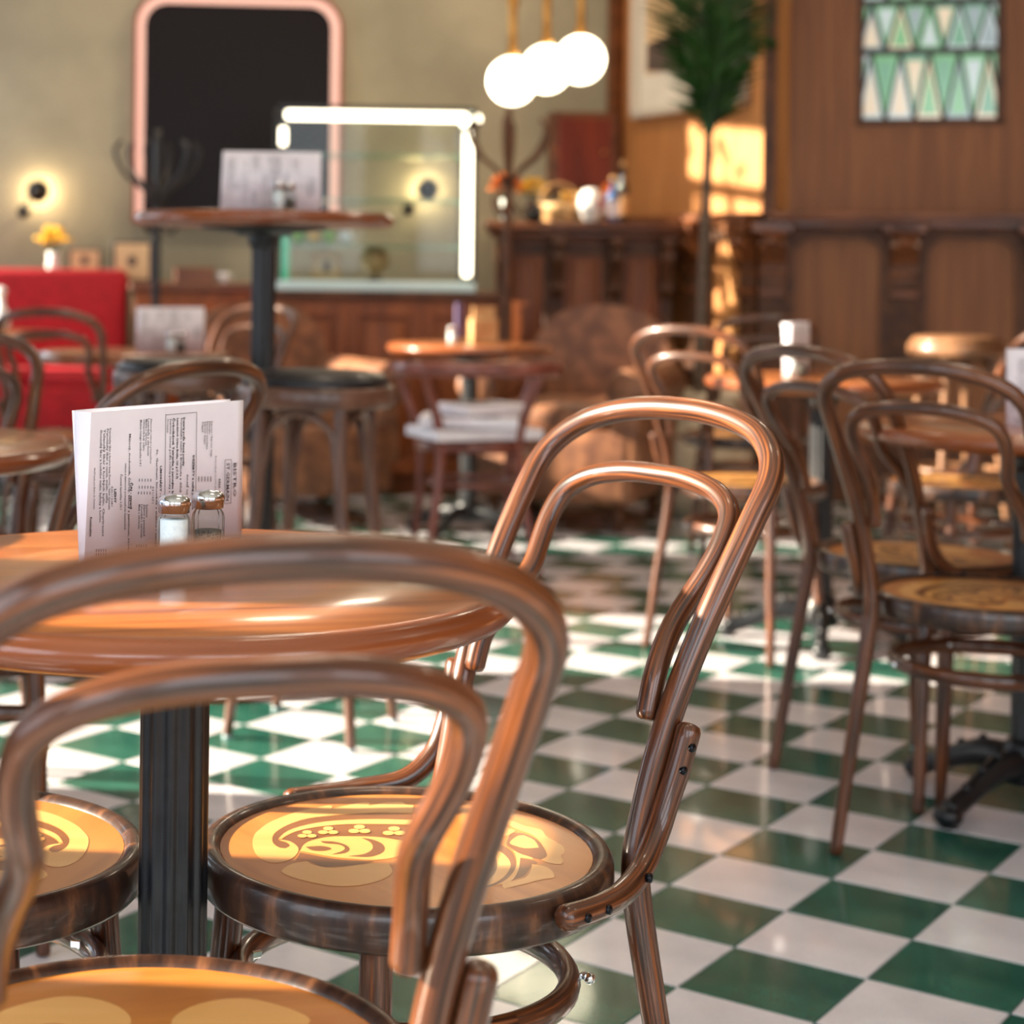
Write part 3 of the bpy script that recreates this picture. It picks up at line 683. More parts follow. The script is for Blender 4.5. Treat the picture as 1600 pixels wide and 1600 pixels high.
place(tbl, False, (1.49, 3.68, .003), math.radians(-10), 'round wooden table at right edge between dark bentwood chairs, black claw foot showing', TG)
place(tbl, False, (1.55, 5.30, .003), math.radians(30), 'round table under the palm with a sunlit left edge and a small menu', TG)
place(tbl, False, (-.66, 3.10, .003), math.radians(20), 'dark round table at left edge, left of the near white menu', TG)
place(tbl, False, (-.49, 6.39, .003), math.radians(10), 'round table with glaring top in front of the red sofa', TG)
place(tbl, False, (.76, 7.35, .003), math.radians(10), 'round table in front of the counter, behind the low armchair', TG)
place(tbl, False, (-1.27, 8.15, .003), math.radians(25), 'small round table directly in front of the red sofa', TG)
bar = make_table(.327, 1.180, .031)
bar.name = 'bar_table'
place(bar, True, (-.035, 4.71, .003), math.radians(15), 'tall round bar table on blue-black column with a menu standing on top')

# ================================================================== BAR STOOLS
def make_stool(top_mat, wood, h=.81, R=.172):
    t = thing('bar_stool', (0, 0, 0), 0, 'stool', 'stool')
    MB().lathe([(.001, h + .004), (R * .7, h + .002), (R - .02, h - .004), (R - .006, h - .016), (R - .004, h - .03), (.001, h - .03)], 40, cap=False).build('seat_cushion', top_mat, t)
    MB().lathe([(R - .03, h - .075), (R + .002, h - .075), (R + .006, h - .07), (R + .006, h - .036), (R, h - .029), (R - .03, h - .029), (R - .03, h - .075)], 40, cap=False).build('seat_ring', wood, t)
    feet = []
    for k in range(4):
        a = PI / 4 + PI / 2 * k; c, s = math.cos(a), math.sin(a)
        lg = MB().tube([(c * .135, s * .135, h - .05), (c * .142, s * .142, h - .28), (c * .165, s * .165, .35), (c * .205, s * .205, .008)], [.0155, .0155, .0145, .0115], 12, sub=4).build('leg', wood, t)
        MB().lathe([(.0118, 0), (.012, .008)], 10, c=(c * .205, s * .205, 0)).build('glide', M['glide'], lg)
        a2 = a + PI / 2; c2, s2 = math.cos(a2), math.sin(a2)
        mx, my = (c + c2) / 2, (s + s2) / 2
        # hooped brace between neighbouring legs
        MB().tube([(c * .15, s * .15, h - .30), (c * .118 + mx * .02, s * .118 + my * .02, h - .19), ((c * .75 + mx * .35) * .125, (s * .75 + my * .35) * .125, h - .12), (mx * .155, my * .155, h - .085),
                   ((c2 * .75 + mx * .35) * .125, (s2 * .75 + my * .35) * .125, h - .12), (c2 * .118 + mx * .02, s2 * .118 + my * .02, h - .19), (c2 * .15, s2 * .15, h - .30)], .0085, 10, sub=4).build('hoop_brace', wood, t)
    MB().tube([(x, y, .30) for x, y, z in circ(.158, 16)], .0115, 10, closed=True, sub=3).build('foot_ring', wood, t)
    return t
SG = 'bentwood bar stools'
st = make_stool(M['blackcush'], M['stoolw'])
place(st, True, (.09, 4.22, .003), math.radians(-22), 'bar stool with black cushion in front of the bar table column', SG)
place(st, False, (-.235, 4.72, .003), math.radians(25), 'bar stool with black cushion half hidden behind the slanting chair hoop', SG)
sp = make_stool(M['palew'], M['palew'])
place(sp, True, (2.60, 7.15, .003), math.radians(10), 'pale wooden bar stool in front of the dark panelled wall', SG)

# ================================================================== MENU
def make_menu():
    t = thing('menu', (0, 0, 0), 0, 'menu', 'menu')
    W, Hh = .240, .150
    # plan of the folded leaves: front page, rounded fold at the left end, rear page
    def sheet(off, name, inset):
        b = MB()
        front = [(W - inset * .6, -off + .002, 0), (W * .75, -off + .0012, 0), (W * .5, -off, 0), (W * .25, -off, 0), (.006, -off, 0), (.0006 - off, -off, 0)]
        fold = [(-.0004 - off, -off + .001, 0), (-.0016 - off, .008, 0), (-.0016 - off, .016, 0), (.0006 - off, .022, 0)]
        back = [(.006, .025 + off, 0), (W * .25, .025 + off, 0), (W * .5, .022 + off, 0), (W * .8, .018 + off, 0), (W - inset, .016 + off, 0)]
        C = catmull(front + fold + back, 4)
        n = len(C); vs = []
        for p in C:
            # the fold pinches together and slides outwards toward the foot of the menu
            k = max(0, min(1, (.03 - p.x) / .03))
            vs.append((p.x - k * .006, p.y * (1 - .72 * k), 0))
        for p in C: vs.append((p.x, p.y, Hh - inset * .15))
        th = .0004
        fs = [(i, i + 1, n + i + 1, n + i) for i in range(n - 1)]
        b.add(vs, fs, smooth=True)
        o = b.build(name, M['paper'], t)
        md = o.modifiers.new('thick', 'SOLIDIFY'); md.thickness = th; md.offset = 0
    sheet(.0022, 'cover_sheet', 0.0); sheet(.0008, 'inner_sheet', .004); sheet(-.0006, 'inner_sheet', .008)
    # printed side: text runs downwards, lines stack from right to left
    lines = [  # text, px x, y0, y1, bold
        ('BISTRO', 368, 727, 780, 0), ('ST.GERMAIN', 357, 727, 786, 0), ('KÁVA', 344, 752, 767, 1), ('Bonne nejde pre tie pravé chvíle', 338, 716, 772, 0),
        ('Espresso / Espresso lungo', 331, 662, 718, 0), ('Ristretto', 327.5, 662, 682, 0), ('Espresso macchiato', 324, 662, 706, 0), ('Espresso doppio', 320.5, 663, 698, 0), ('Frappé', 317, 663, 679, 0),
        ('DEZERTY z našej pekárne', 303, 715, 800, 1), ('ihneď na tanier', 294, 745, 800, 0),
        ('Dezerty podľa dennej ponuky', 287.5, 656, 732, 1), ('Francúzske maslo z Bretánska a chlieb na skok', 283.5, 657, 800, 0), ('Lavandulové Crème Brulée 120 g (1,3,7)', 277.5, 657, 752, 1), ('Čokoládová Tatranka s jemným krémom', 271, 657, 800, 1), ('Sezónne ovocie podľa ročnej ponuky s krémom', 266.5, 658, 800, 0), ('Croissant', 262, 658, 680, 0),
        ('LIMONÁDY - ľadové', 252, 732, 800, 1), ('St. Germain limonáda s mätou / citrón', 246, 706, 860, 0), ('0,3 l / 0,5 l', 240, 764, 790, 0),
        ('Zázvorová / mätová s pomarančom', 236, 658, 728, 0), ('Levanduľa s citrónom', 232, 658, 716, 0), ('Malina s citrónom', 228.5, 659, 700, 0), ('Citrusová bez cukru', 225, 659, 708, 0), ('Malina mango kombucha 0,4 l', 220, 660, 732, 0),
        ('Sezónna', 231, 792, 812, 0), ('Zázvor a pomaranč', 227, 792, 842, 0), ('Limonáda s citrónom', 223, 792, 844, 0), ('Malá s citrónom', 219, 792, 830, 0),
        ('ČAJ - sypaný', 206, 758, 800, 1), ('Mätový, medovník, čierny, zelený s jazmínom, rooibos', 203, 682, 872, 0), ('mätou a zázvorom pomarančom, harmanček', 197, 728, 832, 0), ('Čerstvá kanvička 0,35 l', 190, 745, 800, 0),
        ('LIEHY', 181, 768, 790, 1), ('0,02 l / 0,04 l', 176, 764, 795, 0),
        ('Francúzsky likér z kvetov bazy čiernej - Saint Germain', 172, 673, 800, 0), ('Francúzsky likér z cassis, malín, višňa', 168, 674, 790, 0), ('Talianský likér z horkých bylín, Chartreuse', 163, 675, 842, 0), ('Slovenský likér z horkého maku, bylinky a horiec', 158, 676, 820, 0),
        ('Wi-Fi heslo pre Bistro St. Germain:', 148.5, 735, 800, 0), ('Fontainebleu', 143.5, 812, 842, 1)]
    bm_all = MB()
    zoff = {}
    def uw(px, py):
        X0, Y0, X1, Y1 = -.183, 1.85, -.036, 2.04
        k = (px - 434) / 2918
        # point on the page plane hit by that column
        s = (k * Y0 - X0) / ((X1 - X0) - k * (Y1 - Y0))
        Y = Y0 + s * (Y1 - Y0)
        return s * W, Y, (415 + (px - 434) * .0119 + .15 * 2918 / Y)
    cu_cache = []
    for (txt, px, y0, y1, bold) in lines:
        u, Y, ytop = uw(px, 0)
        sc = Y / 2918
        w0, w1 = (y0 - ytop) * sc, (y1 - ytop) * sc
        cu = bpy.data.curves.new('t', 'FONT'); cu.body = txt; cu.size = 1.0; cu.resolution_u = 1
        cu.offset = 0.035 if bold else 0.010
        ob = bpy.data.objects.new('t', cu); COL.objects.link(ob)
        cu_cache.append((ob, u, w0, w1, bold, txt))
    bpy.context.view_layer.update()
    dg = bpy.context.evaluated_depsgraph_get()
    for ob, u, w0, w1, bold, txt in cu_cache:
        me = bpy.data.meshes.new_from_object(ob.evaluated_get(dg))
        if len(me.vertices):
            xs = [v.co.x for v in me.vertices]; ys_ = [v.co.y for v in me.vertices]
            wd_ = max(xs) - min(xs)
            big = txt in ('BISTRO', 'ST.GERMAIN')
            s1 = (w1 - w0) / wd_
            s2 = s1 if not big else .0075
            s2 = min(s2, .0042) if not big else s2
            vs = []
            for v in me.vertices:
                a = (v.co.x - min(xs)) * s1 + w0          # down the page
                b_ = (v.co.y - .35) * s2                  # towards the right
                vs.append((u + b_, -.0030, Hh - a))
            fs = [list(p.vertices) for p in me.polygons]
            bm_all.add(vs, fs)
        bpy.data.objects.remove(ob); bpy.data.meshes.remove(me)
    def rule(ax, ay, bx, by, t_=.0004):
        ua, Ya, ta = uw(ax, 0); ub, Yb, tb = uw(bx, 0)
        wa = (ay - ta) * Ya / 2918; wb = (by - tb) * Yb / 2918
        if ay == by: wa = wb = (wa + wb) / 2
        x0, x1 = min(ua, ub), max(ua, ub); z0, z1 = Hh - max(wa, wb), Hh - min(wa, wb)
        bm_all.box(((x0 + x1) / 2, -.0030, (z0 + z1) / 2), (max(t_, x1 - x0), .0002, max(t_, z1 - z0)))
    rule(307, 648, 307, 800); rule(258.5, 651, 258.5, 800); rule(259, 650, 307, 650)
    rule(352, 722, 352, 790); rule(362, 722, 362, 790); rule(352, 722, 362, 722); rule(352, 790, 362, 790)
    for x0, x1, ya in ((218, 236, 752), (218, 236, 763), (217, 235, 772), (311, 330, 748), (311, 330, 752), (215, 230, 855), (152, 167, 862), (152, 167, 868)):
        for q in range(5):
            xx = x0 + (x1 - x0) * q / 4.0
            rule(xx, ya, xx + .7, ya + 4.2, .0004)
    bm_all.build('printed_text', M['ink'], t)
    return t
MG = 'white menus standing on the tables'
mn = make_menu()
mrz = math.atan2(.19, .147)
place(mn, True, (-.183, 1.85, .7532), mrz, 'large white folded menu printed BISTRO ST.GERMAIN, standing on the near table', MG)
place(mn, False, (-.135, 4.62, 1.1832), math.radians(2), 'white menu standing on the tall bar table', MG)
place(mn, False, (-.47, 6.38, .7532), math.radians(25), 'white menu on the glaring round table near the red sofa', MG)
place(mn, False, (1.475, 5.36, .7532), math.radians(62), 'small white menu on the round table under the palm', MG)
place(mn, False, (1.45, 3.68, .7532), math.radians(5), 'bluish menu cut off by the right edge of the picture', MG)

# ================================================================== SHAKERS
def make_shaker(fill, level, h=.056, r=.0168):
    t = thing('shaker', (0, 0, 0), 0, 'shaker', 'shaker')
    MB().lathe([(.001, .0005), (r - .002, .0005), (r, .003), (r, h * .80), (r - .001, h * .88), (r - .0035, h * .95), (r - .0045, h)], 80, flute=16, fdepth=.0011, cap=False).build('glass_body', M['glass'], t)
    MB().lathe([(.001, .004), (r - .0035, .004), (r - .0032, level * h), (.001, level * h)], 40, cap=False).build('filling', fill, t)
    MB().lathe([(r - .0038, h - .002), (r - .0015, h - .001), (r - .0012, h + .005), (r - .0002, h + .006), (r - .0002, h + .010), (r - .0016, h + .0125), (r - .005, h + .0155), (.001, h + .017)], 40, cap=False).build('metal_lid', M['chrome'], t)
    return t
salt = make_shaker(M['salt'], .86); salt.name = 'salt_shaker'; salt['category'] = 'salt shaker'
pep = make_shaker(M['pepper'], .58); pep.name = 'pepper_shaker'; pep['category'] = 'pepper shaker'
def pair(first, s, p, z, where):
    place(salt, first, (s[0], s[1], z), 0, 'glass salt shaker with chrome lid ' + where, 'salt shakers')
    place(pep, first, (p[0], p[1], z), 0, 'glass pepper shaker with chrome lid ' + where, 'pepper shakers')
pair(True, (-.0985, 1.825), (-.0665, 1.865), .7532, 'in front of the large menu on the near table')
pair(False, (.0, 4.53), (.025, 4.56), 1.1832, 'in front of the menu on the tall bar table')
pair(False, (-.355, 6.27), (-.325, 6.32), .7532, 'in front of the menu near the red sofa')
pair(False, (1.455, 5.27), (1.49, 5.30), .7532, 'beside the small menu under the palm')
pair(False, (.675, 7.2), (-1.19, 8.05), .7532, 'alone on its table far back')

# ================================================================== LOW ARMCHAIR WITH NEWSPAPERS
t = thing('horseshoe_armchair', (.69, 6.55, .003), math.radians(4), 'low mahogany armchair with horseshoe rail, newspapers on its seat', 'chair')
# back of the chair toward the camera, rail open to the far side
rail = [(-.245, .24, .665), (-.285, .05, .69), (-.275, -.13, .70), (-.18, -.235, .705), (0, -.265, .705), (.18, -.235, .705), (.275, -.13, .70), (.285, .05, .69), (.245, .24, .665)]
MB().tube(rail, .021, 14, sub=5, flat=(1.25, .8), up=(0, 0, 1)).build('rail', M['mahog'], t)
MB().lathe([(.001, .455), (.18, .455), (.2, .45), (.205, .435), (.2, .415), (.001, .415)], 32, cap=False).build('seat', M['mahog'], t)
for s in (-1, 1):
    MB().tube([(s * .205, -.215, .70), (s * .165, -.165, .58), (s * .135, -.14, .45), (s * .15, -.16, .25), (s * .195, -.225, .006)], [.015, .016, .0175, .016, .012], 12, sub=4).build('rear_leg', M['mahog'], t)
    MB().tube([(s * .25, .14, .68), (s * .20, .13, .55), (s * .165, .14, .43), (s * .16, .16, .25), (s * .18, .2, .006)], [.014, .015, .017, .015, .012], 12, sub=4).build('front_leg', M['mahog'], t)
MB().tube([(x, y, .30) for x, y, z in circ(.15, 14)], .011, 10, closed=True, sub=3).build('stretcher_ring', M['mahog'], t)
def paper_stack(loc, rz, label, tilt=0.0, w=.30, d=.21, n=4, mats=None):
    t = thing('newspaper', loc, rz, label, 'newspaper', 'newspapers on the low armchair')
    MB().box((0, 0, .008 * n / 2), (w, d, .007 * n), bev=.003).build('pages', mats or M['paper'], t)
    b = MB()
    for k in range(6): b.box((-.02 + .01 * (k % 2), -d / 2 + .03 + k * .028, .0075 * n + .0008), (w * .7, .010, .0006))
    b.build('printed_text', M['mat_dark'], t)
    return t
paper_stack((0.690, 6.50, .460), .35, 'bottom newspaper of the stack on the low armchair', w=.40, d=.27, n=5)
paper_stack((0.675, 6.50, .500), -.15, 'middle newspaper of the stack on the low armchair', w=.34, d=.24, n=5)
paper_stack((0.720, 6.54, .540), .55, 'topmost newspaper of the stack on the low armchair', w=.27, d=.2, n=5)

# ================================================================== CLUB CHAIRS
def club_chair(loc, rz, label):
    t = thing('club_chair', loc, rz, label, 'armchair', 'brown leather club chairs')
    b = MB()   # rounded back, thick
    prof = []
    pts = [(-.30, .25), (-.32, .55), (-.29, .74), (-.18, .86), (0, .895), (.18, .86), (.29, .74), (.32, .55), (.30, .25)]
    C = [(p.x, p.y) for p in catmull([(x, z, 0) for x, z in pts], 4)]
    R = Matrix.Translation((0, .36, 0)) @ Matrix.Rotation(PI / 2 - .12, 4, 'X')
    b.prism(C, -.07, .07, mat=R)
    o = b.build('backrest', M['leather'], t); md = o.modifiers.new('b', 'BEVEL'); md.width = .05; md.segments = 4; md.limit_method = 'ANGLE'
    MB().box((0, 0, .26), (.66, .72, .30), bev=.04).build('base', M['leather'], t)
    MB().box((0, -.03, .44), (.46, .6, .14), bev=.05).build('seat_cushion', M['leather'], t)
    for s in (-1, 1):
        a = MB(); a.box((s * .30, -.02, .40), (.13, .66, .32), bev=.03)
        Rr = Matrix.Translation((s * .31, .30, .57)) @ Matrix.Rotation(PI / 2, 4, 'X')
        a.lathe([(.001, 0), (.075, 0), (.088, .01), (.088, .66), (.075, .675), (.001, .675)], 24, mat=Rr, cap=False)
        a.build('armrest', M['leather'], t)
        for y in (-.28, .28): MB().lathe([(.018, 0), (.026, .11)], 12, c=(s * .26, y, 0)).build('leg', M['trimw'], t)
    return t
club_chair((1.25, 7.80, .003), math.radians(-25), 'brown leather club chair with rounded back below the bar ledge')
club_chair((.06, 7.9, .003), math.radians(20), 'brown leather club chair mostly hidden behind the bar table column')

# ================================================================== RED SOFA
t = thing('red_sofa', (-1.36, 9.0, .003), 0, 'red velvet sofa against the sage wall at the left', 'sofa')
MB().box((0, .34, .62), (1.22, .16, .80), bev=.035).build('backrest', M['red'], t)
MB().box((0, 0, .34), (1.22, .70, .28), bev=.03).build('seat', M['red'], t)
for x in (-.38, 0, .38): MB().box((x, -.06, .50), (.37, .56, .08), bev=.03).build('seat_cushion', M['red'], t)
MB().box((0, 0, .10), (1.2, .68, .20), bev=.01).build('plinth', M['trimw'], t)

# ================================================================== SIDEBOARD AND COUNTER
def raised_front(b, x0, x1, z0, z1, y, n):
    w = (x1 - x0) / n
    for k in range(n):
        a, c = x0 + k * w, x0 + (k + 1) * w
        for (p, q, r, s_) in ((a, a + .05, z0, z1), (c - .05, c, z0, z1), (a + .05, c - .05, z0, z0 + .06), (a + .05, c - .05, z1 - .06, z1)):
            b.box(((p + q) / 2, y - .012, (r + s_) / 2), (q - p, .024, s_ - r), bev=.003)
def panel_pieces(x0, x1, z0, z1, y, n, mat, parent):
    w = (x1 - x0) / n
    for k in range(n):
        a, c = x0 + k * w, x0 + (k + 1) * w
        MB().box(((a + c) / 2, y - .008, (z0 + z1) / 2), (w - .15, .02, z1 - z0 - .17), bev=.008).build('panel', mat, parent)
t = thing('sideboard', (-.42, 9.44, .003), math.radians(3), 'low brown sideboard between red sofa and glass display counter', 'sideboard')
MB().box((0, 0, .47), (.60, .36, .90)).build('body', M['counter'], t)
MB().box((0, -.01, .94), (.64, .42, .04), bev=.006).build('top', M['ledge'], t)
b = MB(); raised_front(b, -.30, .30, .08, .88, -.18, 2); b.build('front_frame', M['counter'], t); panel_pieces(-.30, .30, .08, .88, -.18, 2, M['counter'], t)
t = thing('counter', (.49, 8.87, .003), math.radians(1.5), 'brown panelled counter carrying the lit glass display case', 'counter')
MB().box((0, .05, .45), (1.04, .60, .90)).build('body', M['counter'], t)
MB().box((0, .04, .92), (1.10, .66, .035), bev=.006).build('worktop', M['trimw'], t)
b = MB(); raised_front(b, -.52, .52, .10, .88, -.25, 3); b.build('front_frame', M['counter'], t); panel_pieces(-.52, .52, .10, .88, -.25, 3, M['counter'], t)
MB().box((0, -.24, .05), (1.02, .02, .10)).build('plinth', M['trimw'], t)

# ---- glass display case with tubes of light on its edges
t = thing('display_case', (.445, 8.83, .9405), math.radians(3), 'glass display case with glowing white light tubes along its edges', 'display case')
W, D, Hc = .90, .44, .80
MB().box((0, 0, .022), (W + .02, D + .02, .044), bev=.004).build('base', M['case'], t)
fr = MB()
for x in (-W / 2, W / 2):
    for y in (-D / 2, D / 2): fr.box((x, y, Hc / 2 + .04), (.016, .016, Hc))
for y in (-D / 2, D / 2): fr.box((0, y, Hc + .045), (W, .016, .016))
for x in (-W / 2, W / 2): fr.box((x, 0, Hc + .045), (.016, D, .016))
fr.build('frame', M['blackmetal'], t)
MB().box((0, -D / 2, Hc / 2 + .04), (W - .02, .004, Hc - .02)).build('front_glass', M['glass'], t)
MB().box((W / 2, 0, Hc / 2 + .04), (.004, D - .02, Hc - .02)).build('side_glass', M['glass'], t)
MB().box((-W / 2 + .02, -D / 2 + .02, .17), (.05, .012, .25)).build('green_glass_edge', M['greenedge'], t)
for z in (.205, .42, .63): MB().box((0, .02, z), (W - .04, D - .08, .008)).build('shelf', M['shelfglass'], t); MB().box((W / 2 - .022, .02, z), (.008, D - .08, .016)).build('shelf_edge', M['greenedge'], t)
MB().tube([(-W / 2 + .03, -D / 2 - .014, Hc + .005), (W / 2 - .05, -D / 2 - .014, Hc + .005)], .021, 12, sub=1).build('light_tube', M['tube'], t)
MB().tube([(W / 2 - .035, -D / 2 - .014, Hc - .07), (W / 2 - .035, -D / 2 - .014, .08)], .021, 12, sub=1).build('light_tube', M['tube'], t)
MB().tube([(W / 2 + .016, -D / 2 + .05, Hc + .005), (W / 2 + .016, D / 2 - .03, Hc + .005)], .021, 12, sub=1).build('light_tube', M['tube'], t)
MB().tube([(-W / 2 + .01, -D / 2 - .014, Hc - .06), (-W / 2 + .01, -D / 2 - .014, Hc - .13)], .016, 12, sub=1).build('light_tube', M['tube'], t)
def topm(o, label, cat, group=None): return tag(o, label, cat, group)
for k, (x, m, lb) in enumerate(((.10, M['leafl'], 'pale green pastry at the left on the lowest case shelf'), (.17, M['straw'], 'amber pastry second on the lowest case shelf'), (.24, M['leafl'], 'pale green pastry third on the lowest case shelf'), (.32, M['salt'], 'white pastry at the right on the lowest case shelf'))):  # solid balls whose bright colours stand for light reflections
    topm(MB().sphere((x, 8.76, 1.190), .040, 14, 8, sc=(.85, 1, .8)).build('glint', m), lb, 'glint', 'light glints on the display case shelf')
t = thing('framed_card', (.23, 8.80, .985), 0, 'small tan framed card inside the display case', 'picture frame')
MB().box((0, 0, .07), (.14, .014, .13), bev=.003).build('frame', M['beige'], t); MB().box((0, -.008, .07), (.10, .003, .09)).build('card', M['mat_tan'], t); MB().box((0, -.010, .065), (.03, .002, .05)).build('printed_mark', M['mat_dark'], t)
t = thing('globe_ornament', (.46, 8.85, .985), 0, 'small round globe on a stand inside the display case', 'globe')
MB().sphere((0, 0, .10), .068, 20, 12).build('ball', M['beige'], t); MB().lathe([(.04, 0), (.035, .01), (.008, .02), (.008, .04)], 20).build('stand', M['trimw'], t)

# ================================================================== MIRROR
my = lambda X: 9.66 + (X + 2.0) * .34 / 3.8
t = thing('wall_mirror', (-.22, my(-.22) - .03, 1.27), math.radians(5.1), 'tall dark mirror in copper frame with glowing pink slip and rounded top', 'mirror')
def rr_outline(w, h, r, n=8):
    p = [(-w / 2, 0), (w / 2, 0)]
    p += [(w / 2 - r + r * math.cos(a), h - r + r * math.sin(a)) for a in [PI / 2 * k / n for k in range(n + 1)]]
    p += [(-w / 2 + r - r * math.sin(a), h - r + r * math.cos(a)) for a in [PI / 2 * k / n for k in range(n + 1)]]
    return p
def ring_mesh(w0, h0, r0, z0, w1, h1, r1, z1, depth, y, name, mat, parent):
    a = [(x, z + z0) for x, z in rr_outline(w0, h0, r0)]; c = [(x, z + z1) for x, z in rr_outline(w1, h1, r1)]
    n = len(a); vs = [(x, y, z) for x, z in a] + [(x, y, z) for x, z in c] + [(x, y + depth, z) for x, z in a] + [(x, y + depth, z) for x, z in c]
    fs = []
    for i in range(n):
        j = (i + 1) % n
        fs += [(i, j, n + j, n + i), (2 * n + j, 2 * n + i, i, j)[::1], (n + i, n + j, 3 * n + j, 3 * n + i)]
    return MB().add(vs, fs).build(name, mat, parent)
MW, MH = 1.09, 1.20
ring_mesh(MW, MH, .17, 0, MW - .03, MH - .03, .155, .015, .045, -.045, 'frame', M['copper'], t)
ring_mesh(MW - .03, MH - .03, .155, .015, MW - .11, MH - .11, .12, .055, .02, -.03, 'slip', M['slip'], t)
b = MB(); R = Matrix.Rotation(PI / 2, 4, 'X'); b.prism([(x, z + .055) for x, z in rr_outline(MW - .11, MH - .11, .12)], .004, .010, mat=R); b.build('glass', M['mirror'], t)

# ================================================================== SCONCES
def sconce(X, z, label, rz):
    y = my(X)
    t = thing('wall_sconce', (X, y, z), rz, label, 'wall lamp', 'small black wall sconces')
    R = Matrix.Rotation(PI / 2, 4, 'X')
    MB().lathe([(.035, 0), (.035, .012)], 20, c=(-.09, 0, 0), mat=Matrix.Translation((-.0, 0, -.10)) @ R).build('wall_plate', M['blackmetal'], t)
    MB().tube([(-.09, -.012, -.10), (-.07, -.09, -.07), (-.02, -.15, -.01)], .007, 8, sub=4).build('arm', M['blackmetal'], t)
    RS = Matrix.Translation((0, -.14, .0)) @ Matrix.Rotation(PI / 2, 4, 'X')
    MB().lathe([(.050, -.012), (.060, .0), (.050, .045), (.020, .080), (.0001, .09)], 24, mat=RS, cap=False).build('shade', M['blackmetal'], t)
    MB().sphere((0, -.10, 0), .026, 14, 10).build('bulb', M['bulb'], t)
    return t
for X, z, lb, e in ((-1.235, 1.42, 'black wall sconce glowing above the flower vase at the left', 2.6), (.78, 1.46, 'black wall sconce glowing behind the glass display case', 2.6)):
    sconce(X, z, lb, 0)
    lamp('sconce_bulb_light', 'POINT', (X, my(X) - .055, z), e, (1.0, .76, .46), shadow_soft_size=.03)

# ================================================================== PENDANT GLOBES
for (x, y, z, lb) in ((.945, 7.6, 1.815, 'leftmost and lowest glowing globe pendant'), (1.083, 7.6, 1.865, 'middle glowing globe pendant'), (1.222, 7.6, 1.905, 'rightmost and highest glowing globe pendant')):
    t = thing('globe_pendant', (x, y, z), 0, lb, 'pendant lamp', 'glowing globe pendants')
    MB().sphere((0, 0, 0), .099, 28, 18).build('globe', M['globe'], t)
    MB().lathe([(.03, .09), (.022, .12), (.017, .14), (.017, .30), (.024, .31), (.024, .34), (.017, .35), (.015, 3.6 - z)], 16).build('stem', M['brass'], t)
    MB().lathe([(.05, 3.6 - z - .02), (.05, 3.6 - z)], 20).build('ceiling_rose', M['brass'], t)

# ================================================================== COAT STANDS
def coat_stand(loc, h, label, mat):
    t = thing('coat_stand', loc, 0, label, 'coat stand', 'bentwood coat stands')
    MB().tube([(0, 0, .12), (0, 0, h * .5), (0, 0, h * .96), (0, 0, h)], [.022, .021, .017, .01], 12, sub=3).build('pole', mat, t)
    for k in range(6):
        a = k * PI / 3 + .3; c, s = math.cos(a), math.sin(a)
        MB().tube([(c * .018, s * .018, h - .34), (c * .06, s * .06, h - .27), (c * .15, s * .15, h - .20), (c * .20, s * .20, h - .10), (c * .17, s * .17, h - .05)], .0095, 8, sub=4).build('hook', mat, t)
    for k in range(3):
        a = k * 2 * PI / 3; c, s = math.cos(a), math.sin(a)
        MB().tube([(c * .018, s * .018, h - .42), (c * .06, s * .06, h - .47), (c * .10, s * .10, h - .43), (c * .105, s * .105, h - .39)], .008, 8, sub=4).build('small_hook', mat, t)
    for k in range(4):
        a = k * PI / 2 + .4; c, s = math.cos(a), math.sin(a)
        MB().tube([(c * .02, s * .02, .42), (c * .09, s * .09, .30), (c * .16, s * .16, .14), (c * .22, s * .22, .012)], .013, 10, sub=4).build('foot', mat, t)
    MB().tube([(x, y, .17) for x, y, z in circ(.145, 12)], .009, 8, closed=True, sub=3).build('umbrella_ring', mat, t)
    return t
coat_stand((1.03, 8.38, .003), 1.76, 'dark bentwood coat stand right of the display case', M['trimw'])
coat_stand((-.56, 8.6, .003), 1.66, 'black coat stand in front of the dark mirror', M['blackmetal'])

# ================================================================== BAR LEDGE ON THE RIGHT OF THE COUNTER
t = thing('bar_unit', (1.52, 9.30, .003), math.radians(-6), 'brown bar unit with corbelled ledge crowded with bottles and flowers', 'bar')
MB().box((0, .14, .62), (.86, .36, 1.24)).build('body', M['counter'], t)
o = MB().box((0, .08, 1.262), (.98, .56, .04), bev=.01).box((0, .09, 1.225), (.93, .48, .035), bev=.008); o.build('top', M['ledge'], t)
b = MB(); raised_front(b, -.43, .43, .10, 1.18, -.04, 3); b.build('front_frame', M['trimw'], t); panel_pieces(-.43, .43, .10, 1.18, -.04, 3, M['counter'], t)
for x in (-.40, -.13, .15, .40):
    c = MB(); prof = [(.0, 1.205), (.14, 1.205), (.14, 1.17), (.115, 1.14), (.12, 1.10), (.07, 1.03), (.05, .98), (.055, .95), (.0, .90)]
    R = Matrix.Translation((x, -.06, 0)) @ Matrix.Rotation(-PI / 2, 4, 'Z') @ Matrix.Rotation(PI / 2, 4, 'X')
    c.prism(prof, -.03, .03, mat=R); c.build('corbel', M['trimw'], t)
BZ = 1.2852
def barxy(px, Y):   # helper: bar items sit along the ledge
    return ((px - 434) / 2918 * Y, Y)
